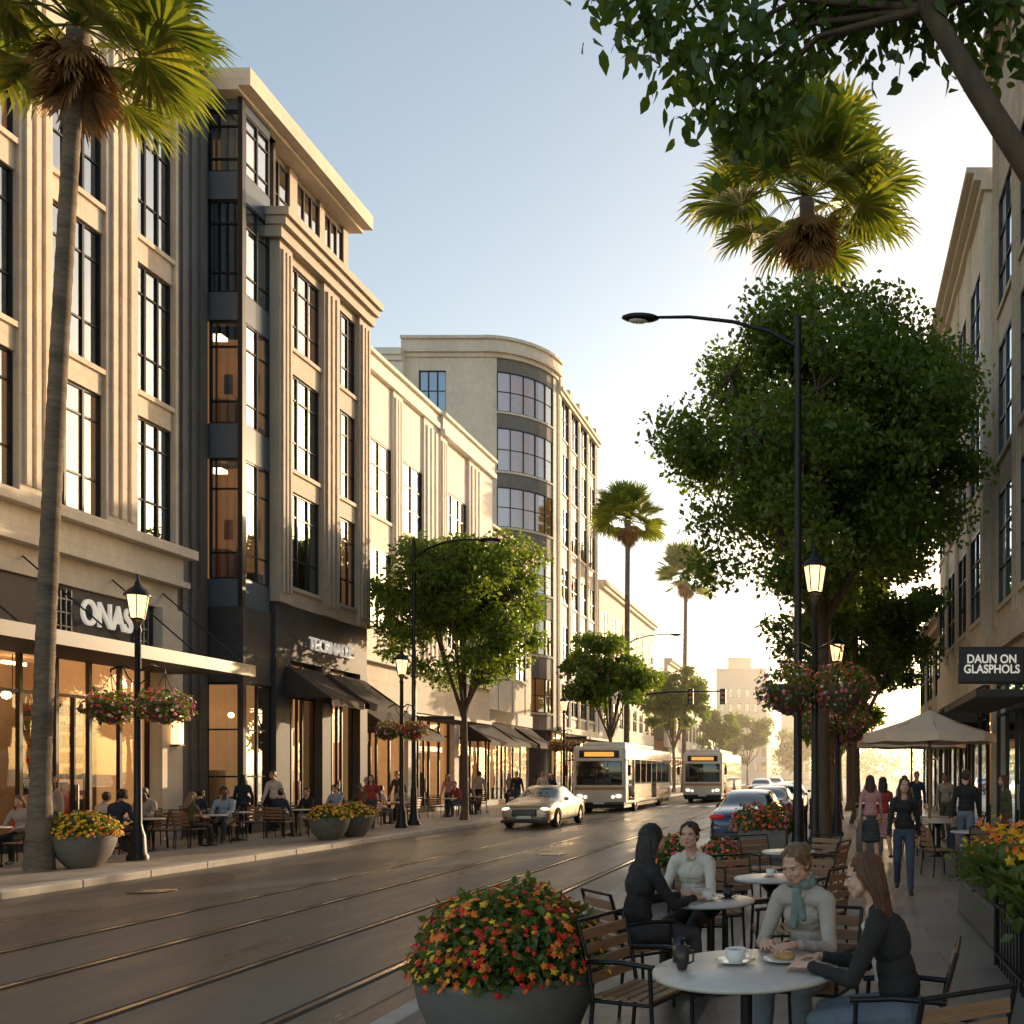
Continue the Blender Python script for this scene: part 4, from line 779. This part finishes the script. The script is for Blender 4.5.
    if style=='long' and detail:
        Q+=[('e',H(0,-.075,-.10),(.07,.04,.10),Rh,hm)]
        for i in range(190):
            a=rs.uniform(-1,1)*2.15; sx=math.sin(a); cy=-math.cos(a)
            top_=(sx*.03+rs.uniform(-.01,.01),-.02+cy*.02,.122)
            side=(sx*(.085+rs.uniform(0,.006)),-.017+cy*.088,.03+rs.uniform(-.02,.02))
            L=rs.uniform(.26,.36); w1=rs.uniform(-.014,.014); out=rs.uniform(.0,.03)
            yb=min(-.02,-.015+cy*.085)
            mid=(sx*(.088+out*.5)+w1,yb-.01,-.09+rs.uniform(-.02,.02)); end=(sx*(.075+out)+rs.uniform(-.02,.02),yb-.015+rs.uniform(-.015,.02),-L)
            m2=(sx*(.092+out)-w1,yb-.012,(-.09-L)/2)
            lock([top_,(sx*.066,-.018+cy*.058,.096),side,mid,m2,end],[.006,.008,.009,.009,.008,.002])
    elif style=='long':
        for q in (-1,1): Q+=[('c',H(q*.05,.03,.075),H(q*.076,.0,-.01),.024,.02,hm),('c',H(q*.077,-.01,-.01),H(q*.08,-.02,-.12),.02,.026,hm),('c',H(q*.08,-.02,-.12),H(q*.065,-.01,-.24),.028,.018,hm),('c',H(q*.04,-.08,-.04),H(q*.05,-.10,-.30),.05,.026,hm)]
        Q.append(('c',H(0,-.085,-.04),H(0,-.11,-.32),.058,.03,hm))
    else:
        for q in (-1,1): Q.append(('c',H(q*.045,.028,.075),H(q*.07,.0,.01),.024,.018,hm))
        if style=='bun': Q.append(('e',H(0,-.125,.04),(.042,.04,.042),Rh,hm))
        if style=='pony': Q.append(('c',H(0,-.12,.03),H(0,-.15,-.17),.03,.018,hm))
        if detail:
            for i in range(130):
                a=rs.uniform(-1,1)*1.0; q=rs.choice((-1,1)); t=rs.random()
                st=(q*(.012+.06*t),.066-.045*t,.098-.045*t)
                lock([st,(st[0]*1.02+q*.006,.02-.02*t,.112-.05*t),(q*(.03+.05*t),-.06,.10-.06*t),(q*(.012+.03*t),-.105,.06-.03*t),(q*.01,-.125,.04)],[.002,.006,.007,.006,.004])
    me=meshprims(Q,.006 if detail else .012,1,[hm],(.003,45,5)); put(me,'hair',parent=e)
    if hb.c: hb.obj('hair_locks',e)
    return e
table(-.45,4.85,TB5)
chair(-1.15,5.55,-110); chair(.36,4.72,80); chair(-.12,5.75,160); chair(.42,3.95,30)
person('seated_woman',.34,4.72,80,'sit','cloth_black','cloth_jeans2','auburn','long',vox=.0055,detail=True,lean=.13,hyaw=12,hpitch=-10,hl=V3(-.12,.42,.775),hr=V3(.10,.40,.78),fl=V3(-.1,.42,.09),fr=V3(.1,.3,.09),h=1.74,shirt='cloth_white')
person('seated_woman',-.13,5.68,158,'sit','cloth_grey','cloth_jeans2','blond','bun',vox=.0055,detail=True,lean=.16,hyaw=-8,hpitch=-22,hl=V3(-.1,.42,.775),hr=V3(.12,.38,.775),scarf='cloth_teal',h=1.74)
table(-.98,7.4); chair(-1.52,6.95,-50); chair(-1.2,8.15,185); chair(-.45,7.75,100)
person('seated_woman',-1.47,7.0,-52,'sit','cloth_black','cloth_char','black','long',vox=.006,detail=True,lean=.08,hyaw=0,hpitch=-5,h=1.76,hl=V3(-.12,.40,.77),hr=V3(.10,.40,.77))
person('seated_woman',-1.22,8.05,172,'sit','cloth_white','cloth_black','brown','bun',vox=.006,detail=True,lean=.1,hyaw=0,hpitch=0,h=1.72,hl=V3(-.1,.40,.775),hr=V3(.12,.38,.775))
table(-.6,9.0); chair(-.15,8.6,60); chair(-.95,9.5,-150); chair(-.3,9.6,150); chair(-1.1,8.75,-70)
table(-.55,12.0); chair(-.1,11.8,70); chair(-.9,12.6,-140); chair(-.2,12.7,150)
def cup(x,y,z=.75,r=.045,h=.075,m='porcelain',saucer=True,nm='coffee_cup'):
    b=MB()
    if saucer: b.lathe([(0,.004),(r*1.0,.004),(r*1.9,.018),(r*1.95,.02),(r*1.0,.01),(0,.01)],(0,0,0),m,24)
    b.lathe([(r*.6,.008),(r*.9,h*.4),(r,h),(r*.92,h),(r*.8,h*.4),(0,.02)],(0,0,0),m,20); b.lathe([(0,h*.82),(r*.92,h*.82)],(0,0,0),'dark_cup',16)
    b.tube([(r*.9,0,h*.85),(r*1.45,0,h*.75),(r*1.45,0,h*.4),(r*.8,0,h*.3)],.006,m,6); b.obj(nm,None,(x,y,z))
cup(-.52,4.95,r=.058,h=.08); cup(-.78,4.75,r=.04,h=.13,m='dark_cup',saucer=False); cup(-1.0,7.35); cup(-.85,7.5,m='dark_cup'); cup(-.6,9.05)
b=MB(); b.lathe([(0,.004),(.07,.004),(.12,.02),(.125,.022),(.07,.012),(0,.012)],(0,0,0),'porcelain',28); b.sph((.01,0,.03),(.05,.035,.025),'bread',10); b.sph((-.04,.03,.025),(.03,.025,.018),'bread',8); b.obj('plate_of_food',None,(-.25,4.98,.75))
b=MB(); b.lathe([(0,0),(.032,0),(.036,.13),(.033,.13),(.03,.01),(0,.01)],(0,0,0),'glass_shop',18); b.lathe([(0,.012),(.03,.012),(.032,.09),(0,.09)],(0,0,0),'goods_5',14); b.obj('drinking_glass',None,(-.84,4.98,.75))
person('walking_woman',1.1,13.4,178,'walk','cloth_black','cloth_jeans','brown','long',vox=.009,hyaw=5,h=1.68,seed=1)
person('walking_woman',.78,17.2,5,'walk','cloth_pink','cloth_char','brown','long',skirt=True,sleeve=False,h=1.7,bag=True)
person('walking_woman',1.1,18.4,10,'walk','cloth_red','cloth_pink','black','long',skirt=True,sleeve=False,h=1.66)
person('walking_man',2.68,17.8,-15,'walk','cloth_black','cloth_jeans2','brown','short',female=False,h=1.8)
person('standing_man',3.1,24,150,'stand','cloth_beige','cloth_olive','black','short',skin='skin_b',female=False,h=1.75)
person('standing_woman',3.7,18.8,100,'stand','cloth_olive','cloth_brown','auburn','long',h=1.7)
person('walking_man',2.5,26,178,'walk','cloth_navy','cloth_char','black','short',female=False,h=1.78)
person('walking_woman',1.3,29,175,'walk','cloth_white','cloth_navy','blond','pony',h=1.66)
person('walking_woman',1.9,23,178,'walk','cloth_beige','cloth_jeans','brown','long',h=1.68)
person('seated_woman',3.1,20.2,90,'sit','cloth_teal','cloth_jeans','auburn','long'); chair(3.15,20.2,90,CH2); table(2.45,20.2)
person('seated_man',1.8,21,-90,'sit','cloth_white','cloth_char','brown','short',female=False); chair(1.75,21,-90,CH2); table(2.45,21.3)
for x,y,a in ((1.9,15.6,-70),(3.2,16.4,90),(2.5,15.2,10),(1.7,19,-80),(2.9,15,20)): chair(x,y,a,CH2)
table(2.5,16.0); table(2.3,19.2)
tops=['cloth_white','cloth_grey','cloth_navy','cloth_black','cloth_beige','cloth_red','cloth_olive','cloth_lightblue','cloth_char','cloth_brown']; bots=['cloth_jeans','cloth_black','cloth_char','cloth_beige','cloth_jeans2']
hs=['brown','black','auburn','blond','black']; sts=['short','long','bun','short','pony']; i=0
for ty,tx in ((17.2,-16.1),(20.4,-15.5),(22.1,-15.2),(23.7,-15.6),(25.3,-15.0),(27.1,-15.4),(29.2,-15.6),(31.5,-15.4),(36,-15.3),(38.5,-15.3),(21.2,-16.7),(24.6,-16.9)):
    table(tx,ty)
    for sgn in (-1,1):
        o_=R.uniform(-.15,.15); cy_=ty+sgn*.68; f=(0 if sgn<0 else 180)+R.uniform(-25,25); chair(tx+o_,cy_,f,CH2)
        if R.random()<.8 and ty<40:
            fem=R.random()<.5; person('seated_woman' if fem else 'seated_man',tx+o_,cy_,f,'sit',tops[i%10],bots[i%5],hs[(i*3)%5],(sts[i%5] if fem else 'short'),skin=('skin_a','skin_a','skin_b','skin_c')[i%4],female=fem,h=1.7 if fem else 1.8,lean=R.uniform(-.02,.16),hyaw=R.uniform(-30,30),hpitch=R.uniform(-20,5),vox=.014,sleeve=R.random()<.7); i+=1
        else: i+=3
    if R.random()<.6: chair(tx+.7,ty,90,CH2)
for (x,y,f,k_,t_,b_,hh,fe) in ((-14.25,28.0,190,'walk','cloth_red','cloth_char','black',True),(-16.4,26.6,175,'walk','cloth_white','cloth_black','brown',False),(-16.9,25.9,20,'stand','cloth_navy','cloth_char','black',True),(-16.6,19.3,160,'stand','cloth_beige','cloth_jeans','auburn',True),(-14.6,42,180,'walk','cloth_black','cloth_jeans','brown',False),(-15.3,43,180,'walk','cloth_beige','cloth_char','black',True),(-16,41,0,'walk','cloth_grey','cloth_black','black',False),(-14.5,47,185,'walk','cloth_navy','cloth_jeans','brown',True),(-16.3,34.0,170,'walk','cloth_char','cloth_jeans','brown',False),(-15.6,50,180,'walk','cloth_red','cloth_black','black',True),(-14.2,44.5,180,'walk','cloth_white','cloth_jeans','brown',False),(-15.0,46,0,'walk','cloth_brown','cloth_char','black',True),(-14.0,52,180,'walk','cloth_char','cloth_black','brown',False),(-14.8,55,180,'walk','cloth_lightblue','cloth_jeans','black',True),(-15.9,37.5,180,'walk','cloth_pink','cloth_jeans','auburn',True),(-14.6,60,180,'walk','cloth_black','cloth_char','black',False)):
    person(('walking_' if k_=='walk' else 'standing_')+('woman' if fe else 'man'),x,y,f,k_,t_,b_,hh,'long' if fe else 'short',female=fe,h=1.68 if fe else 1.8,vox=.014)
def parasol(x,y,r=1.5,zt=3.2,ze=2.55):
    b=MB(); b.tube([(0,0,0),(0,0,zt)],.035,'parasol_wood',10); b.lathe([(.35,0),(.35,.06),(.05,.1),(.04,.25)],(0,0,0),'planter_concrete',20); n=8; V=[(0,0,zt)];F=[]
    for ring,(t) in enumerate((.5,1.0)):
        for k in range(n*2):
            a=math.pi*k/n; rr=r*t*(1 if k%2==0 else .955); V.append((rr*math.cos(a),rr*math.sin(a),zt+(ze-zt)*t-.05*math.sin(t*math.pi)-(.03*t if k%2 else 0)))
    for k in range(16): V.append((V[17+k][0]*1.005,V[17+k][1]*1.005,V[17+k][2]-.18))
    for k in range(16):
        k2=(k+1)%16; F+=[[0,1+k,1+k2],[1+k,17+k,17+k2,1+k2],[17+k,33+k,33+k2,17+k2]]
    b.add(V,F,'umbrella_cloth')
    for k in range(8): a=math.pi*k/4; b.tube([(0,0,zt-.08),(r*.97*math.cos(a),r*.97*math.sin(a),ze+.0)],.012,'parasol_wood',4); b.tube([(0,0,zt-.75),(r*.5*math.cos(a),r*.5*math.sin(a),zt+(ze-zt)*.5-.1)],.01,'parasol_wood',4)
    b.sph((0,0,zt+.05),.05,'parasol_wood',8); b.obj('patio_umbrella',None,(x,y,0))
parasol(2.25,20.3,1.5,3.2,2.65); parasol(2.4,26.5,1.6,3.3,2.7)
# ------------------------------------------------------------ vehicles
def wheel(b,x,y,r,w,side):
    pr=[(r*.62,-w/2),(r*.9,-w/2),(r,-w*.35),(r,w*.35),(r*.9,w/2),(r*.62,w/2)]; n=28
    V=[(x+z,y+q*math.cos(2*math.pi*j/n),r+q*math.sin(2*math.pi*j/n)) for q,z in pr for j in range(n)]; b.add(V,np.array([(i*n+j,i*n+(j+1)%n,(i+1)*n+(j+1)%n,(i+1)*n+j) for i in range(5) for j in range(n)]),'rubber',True)
    xo=x+side*w*.3; b.add([(xo,y+r*.64*math.cos(2*math.pi*j/n),r+r*.64*math.sin(2*math.pi*j/n)) for j in range(n)],[list(range(n))],'car_dark')
    for k in range(7):
        a=2*math.pi*k/7; c,s_=math.cos(a),math.sin(a); t=.035; xs=xo+side*.02
        b.add([(xs,y+c*.04-s_*t,r+s_*.04+c*t),(xs,y+c*r*.62-s_*t*.7,r+s_*r*.62+c*t*.7),(xs,y+c*r*.62+s_*t*.7,r+s_*r*.62-c*t*.7),(xs,y+c*.04+s_*t,r+s_*.04-c*t)],[(0,1,2,3)],'alloy')
    b.sph((xs,y,r),(.02,.06,.06),'alloy',8)
def car(name,x,y,face,paint,hl=True):
    st=[(-2.32,.66,.62,.74,.60,.5),(-2.2,.88,.84,.84,.62,.5),(-1.75,1.0,.93,.90,.66,.2),(-1.4,1.04,.95,.905,.62,.2),(-.8,1.39,.95,.91,.60,.2),(-.2,1.45,.945,.91,.62,.2),(-.12,1.45,.945,.91,.62,.2),(.4,1.41,.94,.91,.61,.2),(1.15,.99,.92,.90,.66,.2),(1.7,.90,.86,.88,.66,.2),(2.15,.78,.74,.82,.62,.3),(2.3,.62,.58,.72,.5,.35)]
    sec=[]
    for yy,zt,zb,w,wt,_ in st:
        gh=zt-zb>.2; lo=.2 if abs(yy)<2.25 else .3
        if gh: sec.append([(0,lo),(w*.88,lo),(w*.985,lo+.12),(w,.55),(w*.985,zb-.06),(w*.93,zb+.01),(w*.88,zb+.05),(wt,zt-.07),(wt*.85,zt-.01),(0,zt+.01)])
        else: sec.append([(0,lo),(w*.88,lo),(w*.985,lo+.1),(w,.5),(w*.98,zb-.04),(w*.93,zb+.01),(w*.87,zb+.03),(w*.72,zt-.015),(w*.5,zt),(0,zt+.01)])
    V=[];F=[];mt=[]
    for (yy,*_),sc in zip(st,sec):
        row=[(a,yy,z) for a,z in sc]+[(-a,yy,z) for a,z in sc[::-1][1:]]; row=row[:-1]; V+=row
    n=18
    for i in range(len(st)-1):
        for j in range(n):
            F.append([i*n+j,i*n+(j+1)%n,(i+1)*n+(j+1)%n,(i+1)*n+j]); jj=min(j,17-j); g=0
            if 3<=i<=7 and jj==6 and i!=5: g=1
            if i in (3,7) and jj>=7: g=1
            mt.append(g)
    F.append(list(range(n))[::-1]); mt.append(0); F.append([(len(st)-1)*n+j for j in range(n)]); mt.append(0)
    me=bpy.data.meshes.new('b'); me.from_pydata(V,[],F); me.materials.append(M[paint]); me.materials.append(M['car_glass']); me.materials.append(M['car_dark'])
    for p,g in zip(me.polygons,mt): p.material_index=g
    o=put(me,'tmp'); ss=o.modifiers.new('s','SUBSURF'); ss.levels=3; ss.render_levels=3
    cb_=MB()
    for yy in (-1.38,1.42): cb_.tube([(-1.2,yy,.33),(1.2,yy,.33)],.375,'car_dark',32)
    c=cb_.obj('cut'); bo=o.modifiers.new('b','BOOLEAN'); bo.object=c; bo.operation='DIFFERENCE'; bo.solver='EXACT'
    dg=bpy.context.evaluated_depsgraph_get(); m2=bpy.data.meshes.new_from_object(o.evaluated_get(dg)); bpy.data.objects.remove(o); bpy.data.objects.remove(c)
    m2.polygons.foreach_set('use_smooth',np.ones(len(m2.polygons),bool))
    e=empty(name,(x,y,-.12),rad(face)); put(m2,'body',parent=e); b=MB()
    for yy in (-1.38,1.42):
        for sd in (-1,1): wheel(b,sd*.8,yy,.33,.21,sd)
    b.box(-.7,.7,-1.9,1.9,.25,.6,'car_dark')
    for q in (-1,1):
        b.sph((q*.63,2.13,.66),(.19,.14,.075),'headlight',12); b.sph((q*.66,-2.2,.80),(.2,.10,.075),'tail_red',12); b.sph((q*.97,.75,.98),(.1,.07,.07),paint,10); b.sph((q*.6,2.2,.38),(.12,.07,.05),'car_dark',10)
        for hy in (.35,-.55): b.rbox(q*.9-.02,q*.9+.02,hy-.09,hy+.09,.80,.825,'alloy',.005,1)
        b.tube([(q*.915,.38,.35),(q*.925,.38,.86)],.004,'car_dark',4); b.tube([(q*.915,-.62,.4),(q*.925,-.62,.86)],.004,'car_dark',4)
    b.rbox(-.42,.42,2.2,2.33,.42,.66,'car_dark',.04,3)
    for k in range(4): b.rbox(-.38,.38,2.325,2.34,.46+k*.05,.468+k*.05,'alloy',.002,1)
    b.rbox(-.25,.25,2.33,2.35,.34,.44,'plate',.004,1); b.rbox(-.25,.25,-2.34,-2.315,.62,.73,'plate',.004,1); b.rbox(-.75,.75,-2.31,-2.22,.25,.42,'car_dark',.03,3); b.rbox(-.8,.8,2.18,2.3,.2,.3,'car_dark',.03,3)
    b.tube([(-.5,-2.3,.27),(-.5,-2.38,.27)],.035,'alloy',8)
    b.obj('trim_and_wheels',e)
car('sedan_car',-10.3,32.6,180,'champagne_paint'); car('parked_car',-2.15,24.6,0,'navy_paint'); car('parked_car',-2.05,31,0,'grey_paint'); car('parked_car',-2.0,37.5,0,'silver_paint'); car('parked_car',-2.0,44,0,'navy_paint'); car('sedan_car',-5.0,66,0,'silver_paint'); car('sedan_car',-4.9,80,0,'grey_paint')
def bus(x,y):
    e=empty('city_bus',(x,y,-.12)); b=MB(); L=12; W_=1.25; H_=3.15
    b.rbox(-W_,W_,0,L,.35,H_,'bus_cream',.16,4); b.rbox(-W_+.1,W_-.1,.1,L-.1,.2,.5,'car_dark',.03,2); b.rbox(-W_+.25,W_-.25,1,8,H_-.05,H_+.22,'bus_cream',.1,3)
    b.rbox(-W_-.012,W_+.012,.25,L-.25,.62,1.0,'bus_orange',.02,2)
    for s in (-1,1):
        xs=s*(W_+.006); 
        for k in range(8):
            y0=.55+k*1.4; 
            b.rbox(xs-.02,xs+.02,y0,y0+1.28,1.35 if k not in (0,4) or s<0 else .55,2.55,'car_glass',.015,2)
        b.rbox(xs-.012,xs+.012,.4,11.7,1.3,2.6,'frame_dark',.01,1)
        for yy in (2.3,8.8):
            wheel(b,s*1.1,yy,.48,.3,s); b.add([(s*(W_+.004),yy+.6*math.cos(t),.48+.6*math.sin(t)) for t in np.linspace(-.1,math.pi+.1,20)],[list(range(20))],'car_dark')
        b.tube([(s*1.2,.05,2.5),(s*1.45,-.25,2.45),(s*1.48,-.25,2.2)],.025,'frame_dark',6); b.rbox(s*1.48-.08,s*1.48+.08,-.3,-.22,1.75,2.25,'car_dark',.03,2)
        b.sph((s*.92,-.01,.78),(.16,.05,.1),'headlight',12); b.sph((s*.65,-.01,.74),(.09,.04,.09),'headlight',10)
    b.rbox(-1.08,1.08,-.025,.1,1.3,2.45,'car_glass',.04,3); b.rbox(-.012,.012,-.035,.0,1.32,2.43,'frame_dark',.004,1); b.rbox(-.95,.95,-.022,.1,2.58,2.95,'frame_dark',.04,3); b.rbox(-.7,.7,-.03,.0,2.65,2.87,'bus_display',.01,1)
    b.rbox(-1.2,1.2,-.07,.1,.32,.5,'car_dark',.05,3); b.rbox(-.26,.26,-.1,-.07,.4,.5,'plate',.005,1); b.rbox(-1.18,1.18,-.01,.02,1.06,1.2,'bus_orange',.01,1)
    b.obj('body',e)
bus(-10.9,42.5); bus(-8.0,56.5)
b=MB(); b.rbox(-.3,.3,-.3,.3,0,1.0,'grey_stone',.04,3); b.rbox(-.33,.33,-.33,.33,1.0,1.08,'iron_black',.02,2); b.rbox(-.18,.18,-.32,-.29,.7,.85,'car_dark',.01,1); b.obj('litter_bin',None,(.9,20.5,0))
for x,y in ((-13.1,36.5),(-13.1,40),(-13.1,44),(-.6,22),(-.6,28.5)):
    b=MB(); b.lathe([(.08,0),(.08,.1),(.055,.15),(.05,.85),(.07,.88),(.05,.95),(0,1.0)],(0,0,0),'iron_black',14); b.obj('bollard',None,(x,y,0))
e=empty('wall_lantern',(-17.7,24.4,3.0)); b=MB(); b.rbox(-.1,.12,-.09,.09,-.45,.45,'lantern_glow',.01,1); b.rbox(-.12,.14,-.11,.11,.45,.5,'iron_black',.01,1); b.rbox(-.12,.14,-.11,.11,-.5,-.45,'iron_black',.01,1); b.obj('lamp',e)
# ------------------------------------------------------------ haze, world, sun, camera
m=bpy.data.materials.new('haze'); m.use_nodes=True; nt=m.node_tree; nt.nodes.remove(nt.nodes['Principled BSDF']); vs=nt.nodes.new('ShaderNodeVolumeScatter'); vs.inputs['Color'].default_value=(1,.9,.75,1); vs.inputs['Density'].default_value=.0022; vs.inputs['Anisotropy'].default_value=.72; nt.links.new(vs.outputs[0],nt.nodes['Material Output'].inputs['Volume']); M['haze']=m
b=MB(); b.box(-90,90,60,420,.02,24,'haze'); b.obj('atmospheric_haze')
AZ,EL=25,9.5
w=bpy.data.worlds.new('World'); S.world=w; w.use_nodes=True; nt=w.node_tree; bg=nt.nodes['Background']
sk=nt.nodes.new('ShaderNodeTexSky'); sk.sky_type='NISHITA'; sk.sun_disc=False; sk.sun_elevation=rad(EL); sk.sun_rotation=rad(AZ); sk.air_density=1.0; sk.dust_density=1.6; sk.ozone_density=.8; sk.altitude=0
mx=nt.nodes.new('ShaderNodeMix'); mx.data_type='RGBA'; mx.blend_type='MULTIPLY'; mx.inputs[0].default_value=1; mx.inputs[7].default_value=(1.10,1.0,.90,1)
nt.links.new(sk.outputs[0],mx.inputs[6]); nt.links.new(mx.outputs[2],bg.inputs[0]); bg.inputs[1].default_value=.33
L=bpy.data.lights.new('sun','SUN'); L.energy=7; L.angle=rad(.6); L.color=(1,.72,.44); o=bpy.data.objects.new('sun',L); S.collection.objects.link(o)
o.rotation_euler=Vector((math.sin(rad(AZ))*math.cos(rad(EL)),math.cos(rad(AZ))*math.cos(rad(EL)),math.sin(rad(EL)))).to_track_quat('Z','Y').to_euler(); o.location=(30,60,30)
c=bpy.data.cameras.new('camera'); c.sensor_width=36; c.lens=900/1024*36; c.shift_x=-(830-512)/1024; c.shift_y=(772-512)/1024; c.clip_end=5000; c.clip_start=.05
o=bpy.data.objects.new('camera',c); S.collection.objects.link(o); o.location=(0,0,1.8); o.rotation_euler=(rad(90),0,0); S.camera=o
S.view_settings.view_transform='Standard'; S.view_settings.look='None'; S.view_settings.exposure=0
